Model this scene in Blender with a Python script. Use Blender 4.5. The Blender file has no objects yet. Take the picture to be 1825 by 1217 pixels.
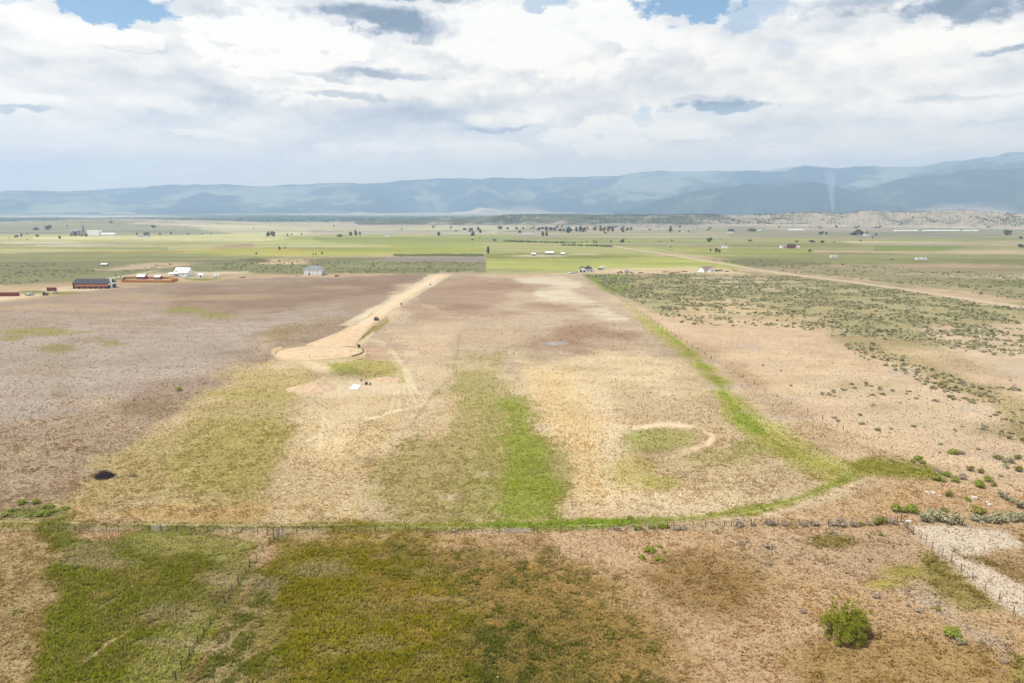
import bpy, bmesh, math, random
import numpy as np
from mathutils import Vector, Matrix, Euler

rng = np.random.default_rng(7)
random.seed(7)
SC = bpy.context.scene
COL = SC.collection

# ------------------------------------------------------------------ camera geometry (metres)
CAM_H, FPX, CX, CY, HOR = 60.0, 1216.0, 912.5, 608.5, 374.0
TH = math.atan((CY - HOR) / FPX)
CT, ST = math.cos(TH), math.sin(TH)

def ray(px, py):
    a, b = (px - CX) / FPX, (CY - py) / FPX
    return np.array([a, CT + b * ST, -ST + b * CT])

def at(px, py, z=0.0):
    """survey point: where the sight line of a photo point meets the plain"""
    d = ray(px, py)
    t = (CAM_H - z) / -d[2]
    return Vector((d[0] * t, d[1] * t, z))

def chart(x, y):
    """bearing / range chart of the plain (units of the survey photo)"""
    dep = y * CT + CAM_H * ST
    return CX + FPX * x / dep, CY - FPX * (y * ST - CAM_H * CT) / dep

def mpp(px, py):
    p = at(px, py)
    return (p.y * CT + CAM_H * ST) / FPX

# ------------------------------------------------------------------ noise
def _hash(ix, iy, seed):
    h = (ix.astype(np.int64) * 374761393 + iy.astype(np.int64) * 668265263 + seed * 974634533) & 0xFFFFFFFF
    h = ((h ^ (h >> 13)) * 1274126177) & 0xFFFFFFFF
    h = h ^ (h >> 16)
    return (h & 0xFFFFFF).astype(np.float32) / np.float32(0xFFFFFF)

def vnoise(x, y, seed=0):
    fx, fy = np.floor(x), np.floor(y)
    ix, iy = fx.astype(np.int64), fy.astype(np.int64)
    tx, ty = (x - fx), (y - fy)
    tx = tx * tx * tx * (tx * (tx * 6 - 15) + 10); ty = ty * ty * ty * (ty * (ty * 6 - 15) + 10)
    a, b = _hash(ix, iy, seed), _hash(ix + 1, iy, seed)
    c, d = _hash(ix, iy + 1, seed), _hash(ix + 1, iy + 1, seed)
    return (a + (b - a) * tx) * (1 - ty) + (c + (d - c) * tx) * ty

def fbm(x, y, octv=4, seed=0, gain=0.5):
    s, a, t = 0.0, 1.0, 0.0
    for k in range(octv):
        s = s + a * vnoise(x * 2 ** k + 13.7 * k, y * 2 ** k - 7.1 * k, seed + k); t += a; a *= gain
    return s / t

def sstep(a, b, x):
    t = np.clip((x - a) / (b - a), 0, 1)
    return t * t * (3 - 2 * t)

# ------------------------------------------------------------------ colours
KALB = 1.5
def lin(c):
    c = np.asarray(c, dtype=float) / 255.0
    return np.where(c <= 0.04045, c / 12.92, ((c + 0.055) / 1.055) ** 2.4)
def A(*c):
    return lin(c) / KALB

# ------------------------------------------------------------------ tagging and mesh helpers
def tag(o, label=None, cat=None, group=None, kind=None):
    if label: o['label'] = label
    if cat: o['category'] = cat
    if group: o['group'] = group
    if kind: o['kind'] = kind
    return o

def empty(name, loc, rz=0.0, label=None, cat=None, group=None):
    o = bpy.data.objects.new(name, None); COL.objects.link(o)
    o.location = loc; o.rotation_euler = (0, 0, rz)
    return tag(o, label, cat, group)

def link_mesh(name, me, parent=None):
    o = bpy.data.objects.new(name, me); COL.objects.link(o)
    if parent is not None: o.parent = parent
    return o

def raw_mesh(name, V, F, mat=None, col=None, smooth=False, parent=None, extra=None):
    """V (n,3) array, F (m,k) array of equal-sized faces"""
    V = np.ascontiguousarray(V, dtype=np.float32); F = np.ascontiguousarray(F, dtype=np.int32)
    me = bpy.data.meshes.new(name)
    k = F.shape[1]
    me.vertices.add(len(V)); me.vertices.foreach_set('co', V.ravel())
    me.loops.add(F.size); me.loops.foreach_set('vertex_index', F.ravel())
    me.polygons.add(len(F))
    me.polygons.foreach_set('loop_start', np.arange(0, F.size, k, dtype=np.int32))
    me.polygons.foreach_set('loop_total', np.full(len(F), k, dtype=np.int32))
    me.polygons.foreach_set('use_smooth', np.full(len(F), smooth, dtype=bool))
    me.update(calc_edges=True)
    for nm, arr in ((('Col', col),) if col is not None else ()) + tuple((extra or {}).items()):
        at_ = me.color_attributes.new(nm, 'FLOAT_COLOR', 'POINT')
        c4 = np.ones((len(V), 4), dtype=np.float32); c4[:, :arr.shape[1]] = arr
        at_.data.foreach_set('color', c4.ravel())
    if mat: me.materials.append(mat)
    return link_mesh(name, me, parent)

class MB:
    def __init__(s): s.v = []; s.f = []
    def add(s, vs, fs):
        n = len(s.v); s.v += [tuple(p) for p in vs]; s.f += [tuple(i + n for i in f) for f in fs]; return s
    def box(s, c, d, rz=0.0, rx=0.0, ry=0.0):
        hx, hy, hz = d[0] / 2, d[1] / 2, d[2] / 2
        m = Euler((rx, ry, rz)).to_matrix(); c = Vector(c)
        vs = [c + m @ Vector((x * hx, y * hy, z * hz)) for z in (-1, 1) for x, y in ((-1, -1), (1, -1), (1, 1), (-1, 1))]
        return s.add(vs, [(3, 2, 1, 0), (4, 5, 6, 7), (0, 1, 5, 4), (1, 2, 6, 5), (2, 3, 7, 6), (3, 0, 4, 7)])
    def tube(s, pts, rs, n=6, cap=True):
        pts = [Vector(p) for p in pts]
        if not hasattr(rs, '__len__'): rs = [rs] * len(pts)
        vs = []; fs = []
        for i, p in enumerate(pts):
            t = (pts[min(i + 1, len(pts) - 1)] - pts[max(i - 1, 0)]).normalized()
            a = t.cross(Vector((0.13, 0.31, 1)) if abs(t.z) < .9 else Vector((1, 0.1, 0))).normalized(); b = t.cross(a)
            for k in range(n):
                w = 2 * math.pi * k / n
                vs.append(p + (a * math.cos(w) + b * math.sin(w)) * rs[i])
        for i in range(len(pts) - 1):
            for k in range(n):
                q = (k + 1) % n
                fs.append((i * n + k, i * n + q, (i + 1) * n + q, (i + 1) * n + k))
        if cap:
            fs.append(tuple(range(n))[::-1]); fs.append(tuple((len(pts) - 1) * n + k for k in range(n)))
        return s.add(vs, fs)
    def prism(s, prof, x0, x1, axis='x'):
        """profile of (a, z) points extruded along x (a = y) or along y (a = x)"""
        n = len(prof)
        if axis == 'x': vs = [(x0, a, z) for a, z in prof] + [(x1, a, z) for a, z in prof]
        else: vs = [(a, x0, z) for a, z in prof] + [(a, x1, z) for a, z in prof]
        fs = [tuple(range(n)), tuple(range(2 * n - 1, n - 1, -1))] + [(i, i + n, (i + 1) % n + n, (i + 1) % n) for i in range(n)]
        return s.add(vs, fs)
    def lathe(s, c, prof, n=16):
        c = Vector(c); vs = []; fs = []
        for r, z in prof:
            for k in range(n):
                w = 2 * math.pi * k / n; vs.append(c + Vector((r * math.cos(w), r * math.sin(w), z)))
        for i in range(len(prof) - 1):
            for k in range(n):
                q = (k + 1) % n; fs.append((i * n + k, i * n + q, (i + 1) * n + q, (i + 1) * n + k))
        fs.append(tuple(range(n))[::-1]); fs.append(tuple((len(prof) - 1) * n + k for k in range(n)))
        return s.add(vs, fs)
    def build(s, name, mat, parent=None, bevel=0.0, smooth=False):
        me = bpy.data.meshes.new(name); me.from_pydata([tuple(p) for p in s.v], [], s.f); me.update()
        bm = bmesh.new(); bm.from_mesh(me); bmesh.ops.recalc_face_normals(bm, faces=bm.faces); bm.to_mesh(me); bm.free()
        if mat: me.materials.append(mat)
        if smooth: me.polygons.foreach_set('use_smooth', np.ones(len(me.polygons), dtype=bool))
        o = link_mesh(name, me, parent)
        if bevel > 0:
            m = o.modifiers.new('bevel', 'BEVEL'); m.width = bevel; m.segments = 2; m.limit_method = 'ANGLE'
        return o

def copy_thing(o, parent=None):
    c = o.copy(); COL.objects.link(c)
    if parent is not None: c.parent = parent
    for ch in [q for q in bpy.data.objects if q.parent is o]: copy_thing(ch, c)
    return c

# ------------------------------------------------------------------ materials
def nodes_of(name):
    m = bpy.data.materials.new(name); m.use_nodes = True
    nt = m.node_tree; nt.nodes.clear()
    out = nt.nodes.new('ShaderNodeOutputMaterial')
    return m, nt, out

def mat(name, c, rough=0.75, var=0.12, scale=1.5, metal=0.0, spec=0.3, stretch=None, dirt=0.0):
    m, nt, out = nodes_of(name); N = nt.nodes; L = nt.links
    b = N.new('ShaderNodeBsdfPrincipled'); L.new(b.outputs[0], out.inputs[0])
    b.inputs['Roughness'].default_value = rough; b.inputs['Metallic'].default_value = metal
    b.inputs['Specular IOR Level'].default_value = spec
    tc = N.new('ShaderNodeTexCoord'); mp = N.new('ShaderNodeMapping'); L.new(tc.outputs['Object'], mp.inputs[0])
    if stretch: mp.inputs['Scale'].default_value = stretch
    nz = N.new('ShaderNodeTexNoise'); nz.inputs['Scale'].default_value = scale; nz.inputs['Detail'].default_value = 6
    L.new(mp.outputs[0], nz.inputs['Vector'])
    mr = N.new('ShaderNodeMapRange'); L.new(nz.outputs[0], mr.inputs[0])
    mr.inputs[1].default_value = .25; mr.inputs[2].default_value = .75; mr.inputs[3].default_value = 1 - var; mr.inputs[4].default_value = 1 + var
    mx = N.new('ShaderNodeVectorMath'); mx.operation = 'SCALE'; mx.inputs[0].default_value = tuple(c)
    L.new(mr.outputs[0], mx.inputs['Scale'])
    L.new(mx.outputs[0], b.inputs['Base Color'])
    return m

def leaf_mat(name, tint=(1, 1, 1), transl=0.25, up=.45):
    m, nt, out = nodes_of(name); N = nt.nodes; L = nt.links
    a = N.new('ShaderNodeVertexColor'); a.layer_name = 'Col'
    mx = N.new('ShaderNodeMix'); mx.data_type = 'RGBA'; mx.blend_type = 'MULTIPLY'; mx.inputs[0].default_value = 1
    L.new(a.outputs[0], mx.inputs[6]); mx.inputs[7].default_value = (*tint, 1)
    d = N.new('ShaderNodeBsdfDiffuse'); t = N.new('ShaderNodeBsdfTranslucent'); ms = N.new('ShaderNodeMixShader')
    L.new(mx.outputs[2], d.inputs[0]); L.new(mx.outputs[2], t.inputs[0])
    ms.inputs[0].default_value = transl
    ge = N.new('ShaderNodeNewGeometry'); vm = N.new('ShaderNodeMix'); vm.data_type = 'VECTOR'; vm.inputs[0].default_value = up
    L.new(ge.outputs['Normal'], vm.inputs[4]); vm.inputs[5].default_value = (0, 0, 1); L.new(vm.outputs[1], d.inputs['Normal'])
    L.new(d.outputs[0], ms.inputs[1]); L.new(t.outputs[0], ms.inputs[2]); L.new(ms.outputs[0], out.inputs[0])
    return m

LEAF = leaf_mat('leaf_clumps'); GRASS = leaf_mat('grass_blades', transl=0.2, up=.8)
# ------------------------------------------------------------------ the plain: map of soils and grasses
LAY = []
def P(pts, g, t=None, d=None, f=6, n=8, a=1.0): LAY.append(('p', pts, g, t, d, f, n, a))
def E(cx, cy, rx, ry, g, t=None, d=None, f=.5, n=.35, a=1.0): LAY.append(('e', (cx, cy, rx, ry), g, t, d, f, n, a))
def S(pts, g, t=None, d=None, f=3, n=4, a=1.0): LAY.append(('s', pts, g, t, d, f, n, a))   # pts: (x, y, halfwidth)

GRN, OLV, TAN, DRY, DKG, SAGE = (120,125,45), (150,140,80), (205,180,135), (185,158,115), (72,78,24), (118,120,82)
# --- far country
P([(-900,300),(2700,300),(2700,398),(-900,398)], (128,138,112), SAGE, .4, f=1, n=2)
P([(-900,386),(500,386),(1100,390),(1150,397),(-900,394)], (96,110,92), (60,75,60), .5, f=1, n=2)
E(700,383,300,2, (205,195,170)); E(120,387,220,1.6, (220,208,188)); E(980,391,60,1.4,(200,195,165))
P([(-900,405),(0,396),(180,392),(260,392),(440,396),(900,396),(1000,394),(1350,399),(1825,402),(2700,402),(2700,412),(900,409),(440,410),(-900,412)], (214,196,176), SAGE, .1, f=1.5, n=2)
P([(1050,397),(1400,399),(2700,402),(2700,416),(1050,408)], (190,174,160), SAGE, .25, f=1.5, n=2)
P([(-900,404),(330,404),(420,410),(500,421),(-900,421)], (172,166,140), SAGE, .3, f=2, n=5)
P([(330,404),(960,403),(880,420),(480,420),(400,412)], (212,202,168), SAGE, .12, f=2, n=4)
P([(560,411),(860,410),(880,419),(540,419)], (190,178,155), SAGE, .2, f=1.5, n=3)
P([(940,408),(1480,408),(1340,428),(820,428)], (180,168,140), SAGE, .3, f=2, n=4)
P([(1300,408),(2700,411),(2700,428),(1300,426)], (166,158,130), SAGE, .3, f=2, n=4)
P([(-900,419),(520,419),(470,426),(500,433),(380,441),(430,450),(330,462),(-900,462)], (204,194,136), OLV, .2, f=1.5, n=3)
P([(60,422),(440,420),(560,421),(540,430),(60,430)], (216,206,152), OLV, .15, f=2, n=3)
E(150,437,90,2.2,(240,222,190)); E(70,433,80,2,(232,214,176)); E(330,458,70,1.6,(226,210,170))
P([(-900,440),(300,440),(300,446),(-900,444)], (176,170,110), f=2, n=3)
P([(100,449),(420,446),(640,449),(640,455),(380,458),(60,457)], (188,166,92), OLV, .2, f=2, n=3)
P([(500,420),(900,420),(940,432),(900,444),(400,444),(470,438),(430,432),(520,426)], (176,178,106), OLV, .25, f=1.5, n=2)
P([(560,425),(900,424),(900,431),(580,434)], (156,158,92), f=2, n=2)
P([(450,432),(620,434),(700,437),(640,441),(450,442)], (204,196,138), f=1.5, n=2)
P([(500,445),(620,441),(900,441),(900,452),(640,455),(560,457)], (182,182,96), OLV, .15, f=1.5, n=2)
P([(330,447),(440,440),(600,444),(560,457),(300,459)], (196,184,96), f=2, n=2)
P([(600,459),(660,458),(655,461),(600,461)], (214,200,170), f=1, n=1)
P([(860,425),(1400,424),(1400,434),(860,433)], (154,156,100), OLV, .3, f=1.5, n=2)
P([(860,432),(1220,434),(1220,452),(860,452)], (186,182,122), OLV, .15, f=1.5, n=2)
P([(1050,433),(1400,431),(1400,439),(1060,439)], (172,164,122), OLV, .2, f=1.5, n=3)
P([(1150,440),(1450,440),(1450,458),(1250,458)], (166,168,92), OLV, .25, f=2, n=3)
P([(1200,444),(1290,444),(1320,450),(1200,449)], (196,176,120), f=2, n=2)
P([(1300,424),(2700,428),(2700,448),(1300,444)], (166,160,108), OLV, .25, f=1.5, n=3)
P([(1500,430),(2700,436),(2700,442),(1540,437)], (200,182,146), f=1.5, n=2)
P([(1560,438),(1720,440),(1660,447),(1560,446)], (142,152,80), f=2, n=3)
P([(1560,450),(2700,456),(2700,460),(1600,455)], (206,184,150), f=1.5, n=2)
P([(1230,452),(2700,458),(2700,476),(1320,472)], (156,152,100), (92,98,58), .45, f=2, n=4)
P([(1230,458),(1400,462),(1480,472),(1330,474)], (140,138,98), (84,92,60), .5, f=3, n=4)
P([(1400,474),(1550,470),(2700,476),(2700,510),(1900,530),(1600,503),(1450,487)], (172,156,122), (112,112,76), .45, f=3, n=6)
P([(1560,486),(1825,484),(2700,490),(2700,500),(1700,502)], (196,172,146), (110,108,74), .3, f=4, n=7)
P([(1640,498),(2700,504),(2700,560),(1900,545)], (134,136,84), (84,88,54), .55, f=5, n=6)
# --- band behind the fields
P([(-900,462),(100,462),(440,460),(860,456),(880,487),(440,490),(-900,545)], (148,144,104), (112,112,74), .5, f=2, n=3)
P([(-900,450),(440,452),(620,458),(440,464),(100,466),(-900,470)], (160,156,104), (104,108,70), .4, f=3, n=4)
P([(660,466),(700,457),(862,456),(862,467)], (172,158,146), (120,108,98), .3, f=1.2, n=1)
P([(700,452),(860,453),(862,456),(700,457)], (108,108,66), f=1, n=2)
P([(866,455),(1140,452),(1270,462),(1340,478),(1300,481),(1030,487),(866,487)], (186,186,104), OLV, .2, f=1.5, n=2)
P([(866,452),(920,451),(1200,455),(1240,459),(866,460)], (148,148,82), f=2, n=2)
E(960,456,60,2.5,(206,186,158)); E(1040,453,40,1.5,(206,186,158))
P([(866,478),(1020,481),(1020,489),(866,489)], (180,176,120), OLV, .3, f=1.5, n=2)
E(500,466,42,4,(226,196,160),(110,100,70),.35); E(455,464,20,3,(130,120,80))
P([(170,481),(300,466),(400,467),(360,472),(240,482)], (206,178,148), SAGE, .25, f=3, n=6)
P([(195,494),(280,484),(440,484),(470,489),(300,496)], (210,186,156), SAGE, .12, f=2.5, n=4)
P([(300,484),(440,483),(450,487),(320,488)], (226,204,172), f=1.5, n=2)
S([(190,497,1),(230,491,1),(262,485,1),(285,481,1)], (232,212,180), f=1, n=1)
P([(-900,548),(0,528),(60,520),(110,511),(200,508),(215,515),(120,522),(40,532),(0,537),(-900,575)], (224,196,164), SAGE, .05, f=2, n=3)
E(60,520,24,2,(132,136,72)); E(140,523,55,3.5,(146,140,68),OLV,.4)
E(195,523,14,2,(226,206,170)); E(365,498,28,2,(140,140,66)); E(345,505,50,3,(192,170,96))
P([(1030,479),(1120,478),(1240,476),(1330,480),(1420,490),(1330,492),(1200,489),(1120,488),(1030,487)], (228,200,164), SAGE, .05, f=2, n=3)
P([(980,487),(1060,487),(1060,490),(980,490)], (210,190,160), f=1, n=1)
# --- big left field
P([(-900,580),(0,538),(130,522),(300,504),(500,493),(790,489),(700,530),(600,600),(490,640),(300,745),(0,890),(-900,1000)], (174,150,132), (126,102,84), .45, f=3, n=4)
P([(-900,620),(0,570),(200,560),(430,560),(600,545),(560,585),(470,620),(250,700),(0,800),(-900,900)], (184,166,154), (140,120,104), .38, f=25, n=30)
P([(300,520),(560,500),(760,493),(690,525),(520,545),(300,560)], (160,134,114), (118,94,74), .5, f=14, n=16)
for q in ((390,564,36,7),(70,592,60,6),(200,612,26,5),(20,604,24,5),(105,620,40,8),(330,552,30,5)): E(*q, (156,148,88), OLV, .5, n=.5, a=.8)
for q in ((250,530,120,5),(440,530,90,5),(120,548,110,5),(600,512,60,4)): E(*q, (188,160,132), n=.7, a=.6)
P([(-900,820),(0,770),(200,720),(300,760),(240,900),(0,930),(-900,1000)], (190,164,142), (128,102,68), .5, f=20, n=30)
# --- middle: pale dry grass, bare middle
P([(0,935),(130,890),(300,745),(480,640),(620,590),(700,520),(790,489),(1035,489),(1120,540),(1290,660),(1440,790),(1560,850),(1500,900),(1330,935)], (214,190,158), (172,142,110), .35, f=8, n=10)
P([(0,940),(130,890),(280,760),(440,652),(560,650),(570,700),(520,800),(470,935)], (196,174,126), (158,136,84), .48, f=24, n=30)
P([(300,860),(380,720),(520,700),(500,800),(440,900)], (184,166,104), (144,132,68), .5, f=28, n=36)
P([(470,935),(520,800),(560,715),(640,700),(740,700),(690,800),(680,860),(640,935)], (216,190,150), (176,146,104), .4, f=14, n=16)
P([(40,940),(250,890),(480,900),(470,938)], (204,172,122), (160,128,80), .45, f=14, n=16)
P([(790,489),(1035,489),(1140,560),(1220,640),(1100,680),(940,690),(860,640),(800,640),(700,650),(640,610),(720,540)], (200,176,152), (156,130,106), .42, f=10, n=14)
P([(770,500),(900,494),(930,505),(860,560),(740,570),(720,550)], (182,154,132), (138,110,88), .45, f=10, n=14)
P([(700,590),(820,580),(800,640),(730,640)], (212,184,156), (170,140,112), .3, f=14, n=16)
P([(915,493),(1000,492),(1030,505),(1010,520),(1080,545),(1120,570),(1060,560),(960,530)], (222,204,180), (176,150,124), .25, f=6, n=8)
for q in ((940,512,60,6),(995,545,55,9),(1050,592,42,16),(1010,608,50,14),(850,512,60,6),(1060,625,40,10),(1120,600,24,8),(900,560,40,7),(820,545,40,6)):
    E(*q, (170,138,116), (126,94,72), .5, n=.6, f=.7, a=.75)
E(990,612,18,3,(196,190,190),n=.5,a=.7); E(870,600,60,12,(206,176,148),n=.5,a=.8)
P([(920,640),(1200,640),(1300,700),(1330,900),(1030,925),(990,810),(950,720)], (228,204,168), (192,160,120), .4, f=18, n=20)
P([(930,680),(1000,660),(1060,760),(1100,900),(1040,925),(990,820)], (222,190,142), (190,154,106), .4, f=30, n=30, a=.8)
P([(1100,700),(1280,690),(1420,800),(1470,850),(1360,900),(1150,880)], (206,180,144), (156,130,88), .5, f=26, n=26, a=.8)
# green belt
P([(800,655),(880,640),(925,690),(968,750),(1000,820),(1025,890),(1000,935),(670,935),(672,850),(740,760),(800,700)], (188,170,122), (150,138,80), .52, f=26, n=34)
P([(830,690),(900,690),(950,740),(985,800),(1020,880),(1000,930),(820,930),(850,800)], (174,164,104), (148,142,72), .5, f=30, n=40, a=.75)
P([(895,700),(935,720),(958,775),(975,835),(1004,885),(1020,946),(876,946),(894,860),(908,800)], (156,166,70), (144,156,54), .64, f=22, n=40, a=.9)
P([(745,770),(800,700),(815,720),(800,780),(760,785)], (210,184,148), (170,140,104), .4, f=10, n=10)
S([(820,600,1.5),(815,630,2),(808,660,2.5),(790,685,3),(760,720,3.5),(735,755,5)], (166,146,96), (132,118,68), .55, f=5, n=9, a=.6)
E(800,886,22,5,(218,190,160),n=.4)
# tracks around the turning circle
P([(520,640),(590,640),(640,680),(700,680),(740,690),(690,706),(600,712),(530,705),(555,690),(575,668)], (222,198,166), (190,158,122), .2, f=6, n=8)
P([(560,642),(640,636),(720,650),(720,680),(660,676),(590,655)], (192,176,112), OLV, .5, f=5, n=5)
E(615,660,26,9,(168,170,92),(140,142,64),.55); E(695,678,16,6,(170,172,84),OLV,.5)
S([(634,600,2),(672,609,2.5),(698,626,3),(716,650,4),(735,690,6)], (222,202,168), (190,160,124), .2, f=3, n=5, a=.8)
S([(700,640,2),(712,660,3),(700,682,5),(680,695,6)], (222,200,166), f=4, n=6, a=.6)
for k in range(7):
    S([(735-8*k,688+2*k,1.3),(760-16*k,720+3*k,1.6),(700-20*k,735+6*k,1.6),(640-16*k,745+7*k,1.5)], (240,220,188), f=2, n=5, a=.8, d=.08)
S([(705,520,1.5),(760,545,1.5),(800,560,1.5),(812,590,2)], (206,180,150), f=2, n=3, a=.5)
S([(645,610,2),(690,626,2.5),(712,650,3)], (214,190,156), f=3, n=3, a=.8)
P([(640,612),(690,620),(680,640),(650,640)], (206,172,146), (160,122,96), .35, f=6, n=6)
P([(530,700),(560,682),(585,684),(575,706)], (214,178,148), (176,136,106), .3, f=5, n=6)
P([(560,735),(640,705),(700,720),(640,760),(600,830),(570,800)], (222,196,158), (184,154,116), .3, f=14, n=12)
for k, (xa, ya, yb, al) in enumerate(((578, 712, 800, .6), (590, 730, 786, .4), (603, 706, 770, .5), (617, 722, 745, .35), (630, 708, 760, .4), (652, 704, 735, .3))):
    S([(xa + 6, ya, 1.5), (xa - 3, (ya + yb) / 2, 2.5), (xa - 9, yb, 2)], (234,212,176), f=2.5, n=5, a=al, d=.12)
S([(300,808,2),(400,760,2),(470,728,2),(545,700,2)], (214,192,146), f=3, n=3, a=.5)
S([(330,840,2),(440,780,2),(520,735,2)], (214,192,146), f=3, n=3, a=.4)
# road shoulders
P([(742,505),(766,489),(806,489),(790,498),(720,540),(690,556),(640,590),(600,610),(590,606),(620,580),(600,582),(650,556)], (220,202,176), (176,150,120), .2, f=2, n=2)
S([(600,600,3),(640,578,3),(668,560,2)], (170,156,96), OLV, .5, f=2, n=2); S([(690,572,3),(665,590,3),(640,604,3)], (174,156,98), OLV, .5, f=2, n=2)
P([(485,632),(500,620),(560,612),(640,612),(652,630),(640,640),(570,645),(500,640)], (196,172,128), OLV, .4, f=2, n=2)
ring = lambda k, x0=567, y0=628.5: [(x0 + 74*k*math.cos(t), y0 + 15.5*k*math.sin(t)) for t in np.linspace(-.9, 3.75, 26)]
S([(x, y, 3) for x, y in ring(1.10)], (222,198,160), f=1.5, n=1.5); S([(x, y, 1.0) for x, y in ring(1.035)], (170,148,108), f=1, n=3, a=.45)
S([(588,611,1.2),(612,596,1.2),(640,577,1.2),(668,556,1)], (142,128,82), f=1, n=1.5); S([(632,610,1.2),(650,597,1.2),(672,578,1.2),(690,565,1)], (142,122,80), f=1, n=1.5)
S([(606,606,2.4),(640,583,2.4)], (220,200,160), f=1, n=2); S([(641,612,2),(664,594,2)], (224,204,170), f=1, n=2)
# right-hand ditch of green grass
P([(1110,545),(1140,552),(1190,588),(1250,632),(1290,680),(1345,715),(1380,760),(1450,800),(1560,830),(1560,850),(1500,870),(1420,850),(1330,790),(1290,740),(1270,690),(1220,640),(1160,595)], (186,172,112), OLV, .5, f=8, n=10)
S([(1120,545,2),(1160,572,3),(1195,600,4),(1235,635,5),(1270,672,8),(1300,712,18),(1340,752,26),(1390,790,26),(1450,822,20),(1530,842,14)], (188,182,98), (166,162,72), .55, f=9, n=14, a=.85)
S([(1165,575,1),(1200,602,1.5),(1240,638,3),(1265,664,4),(1290,698,6),(1310,728,10),(1335,755,9),(1370,785,5),(1430,815,3),(1500,838,3)], (146,164,62), (138,152,46), .62, f=6, n=10, a=.9)
S([(1350,735,8),(1400,775,10),(1460,812,9),(1520,836,7)], (202,190,126), (166,154,84), .5, f=8, n=12)
P([(1550,815),(1620,825),(1670,835),(1665,852),(1600,850),(1540,838)], (150,146,58), (110,116,36), .6, f=6, n=6)
S([(480,939,4),(640,939,5),(800,938,7),(960,935,11),(1100,932,10),(1240,923,10),(1350,908,9),(1440,883,9),(1520,850,9)], (154,160,70), (140,148,52), .6, f=5, n=8, a=.92)
S([(880,937,6),(1000,935,8),(1100,932,8),(1200,926,7)], (128,156,46), (130,148,42), .7, f=4, n=5)
S([(640,941,.9),(800,940,1),(960,938,1),(1100,935,1.1),(1240,926,1.2),(1350,911,1.3),(1440,886,1.4),(1520,854,1.4)], (206,192,134), f=1.2, n=2, a=.6, d=.2)
P([(0,925),(300,930),(480,934),(640,934),(640,943),(480,945),(0,944)], (170,156,96), (114,116,52), .5, f=3, n=4)
S([(0,929,1.3),(300,935,1.3),(480,937,1.2),(640,936,1.2)], (218,196,152), f=1.2, n=1.5, a=.85, d=.1)
S([(0,933,1.4),(300,939,1.4),(480,940,1.4),(660,939,1.4)], (118,124,48), (104,116,36), .75, f=1.5, n=3, a=.9)
P([(0,905),(90,902),(120,915),(60,924),(0,926)], (150,146,88), (92,104,46), .55, f=4, n=6)
E(1165,783,50,19,(172,170,100),(146,148,76),.5,n=.5,a=.85); E(1265,815,50,14,(186,172,116),(140,134,76),.5,n=.6,a=.6); E(1330,800,26,10,(168,166,92),(138,140,64),.55,n=.6,a=.6)
S([(1130,762,4),(1190,756,5),(1240,762,6),(1270,776,7),(1262,792,7),(1215,804,6)], (240,214,182), (206,174,138), .12, f=4, n=6, a=.9)
S([(1120,790,3),(1140,810,3),(1180,822,4),(1215,806,4)], (226,198,162), f=5, n=6, a=.6)
E(1130,840,40,24,(192,176,100),OLV,.4,n=.4,a=.7); E(1180,860,26,12,(178,168,84),OLV,.4,n=.5,a=.7)
# --- beyond the right-hand fence
P([(1120,540),(1200,560),(1400,565),(1600,640),(2700,800),(2700,960),(1700,930),(1620,905),(1560,850),(1500,820),(1400,740),(1280,650)], (214,184,154), (150,124,92), .25, f=8, n=8)
P([(1300,650),(1380,700),(1480,770),(1600,810),(1640,830),(1560,815),(1440,780),(1340,700)], (200,170,138), (156,128,92), .45, f=12, n=16)
P([(1035,488),(1250,487),(1420,492),(1560,512),(1825,550),(2700,600),(2700,690),(1825,645),(1640,620),(1560,610),(1480,590),(1400,570),(1280,560),(1180,562),(1110,535),(1060,505)], (178,164,124), (124,122,82), .4, f=6, n=10)
P([(1040,489),(1120,489),(1110,505),(1135,520),(1090,522)], (150,160,74), (104,118,52), .5, f=4, n=5)
P([(1200,498),(1300,492),(1420,500),(1560,520),(1400,516),(1300,508)], (196,176,146), SAGE, .3, f=5, n=6)
P([(1330,486),(1480,492),(1560,510),(1450,505),(1360,497)], (200,176,146), SAGE, .25, f=4, n=6, a=.6)
P([(1200,536),(1300,540),(1480,570),(1400,578),(1250,570)], (204,178,142), SAGE, .35, f=8, n=10)
P([(1640,585),(1825,575),(2700,620),(2700,690),(1825,690),(1700,625)], (210,182,156), SAGE, .15, f=8, n=10)
P([(1480,600),(1560,600),(1700,660),(1825,710),(2700,800),(2700,850),(1825,800),(1760,720),(1620,655)], (186,164,124), SAGE, .35, f=8, n=10)
P([(1500,650),(1640,680),(1780,740),(1825,800),(1700,800),(1560,760),(1480,720),(1420,690)], (212,184,156), SAGE, .25, f=14, n=12)
P([(1560,850),(1825,870),(2700,900),(2700,990),(1825,935),(1620,930),(1300,940),(1480,895)], (204,170,134), (166,134,96), .4, f=12, n=14)
P([(1500,822),(1560,818),(1620,826),(1672,838),(1668,852),(1610,851),(1530,846)], (156,150,66), (126,128,44), .64, f=8, n=12)
S([(1380,815,2),(1440,840,2),(1520,848,2)], (206,196,140), f=2, n=4, a=.5)
for _p in range(40):
    _a, _b = np.random.default_rng(900 + _p).uniform(0, 1, 2)
    E(1240 + 560 * _a, 590 + 300 * _b * (.4 + .6 * _a), 10 + 40 * _b, 3 + 5 * _a, ((196,182,168),(226,198,166),(190,160,130))[_p % 3], f=.8, n=.8, a=.4)
P([(1300,479),(1420,491),(1600,513),(1825,547),(2100,592),(2100,640),(1825,562),(1560,522),(1400,502)], (170,156,118), (110,110,74), .5, f=3, n=8, a=.85)
P([(1345,477),(1500,490),(1825,536),(2100,578),(2100,536),(1825,508),(1500,480)], (168,154,120), (110,110,74), .5, f=3, n=8, a=.85)
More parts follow.
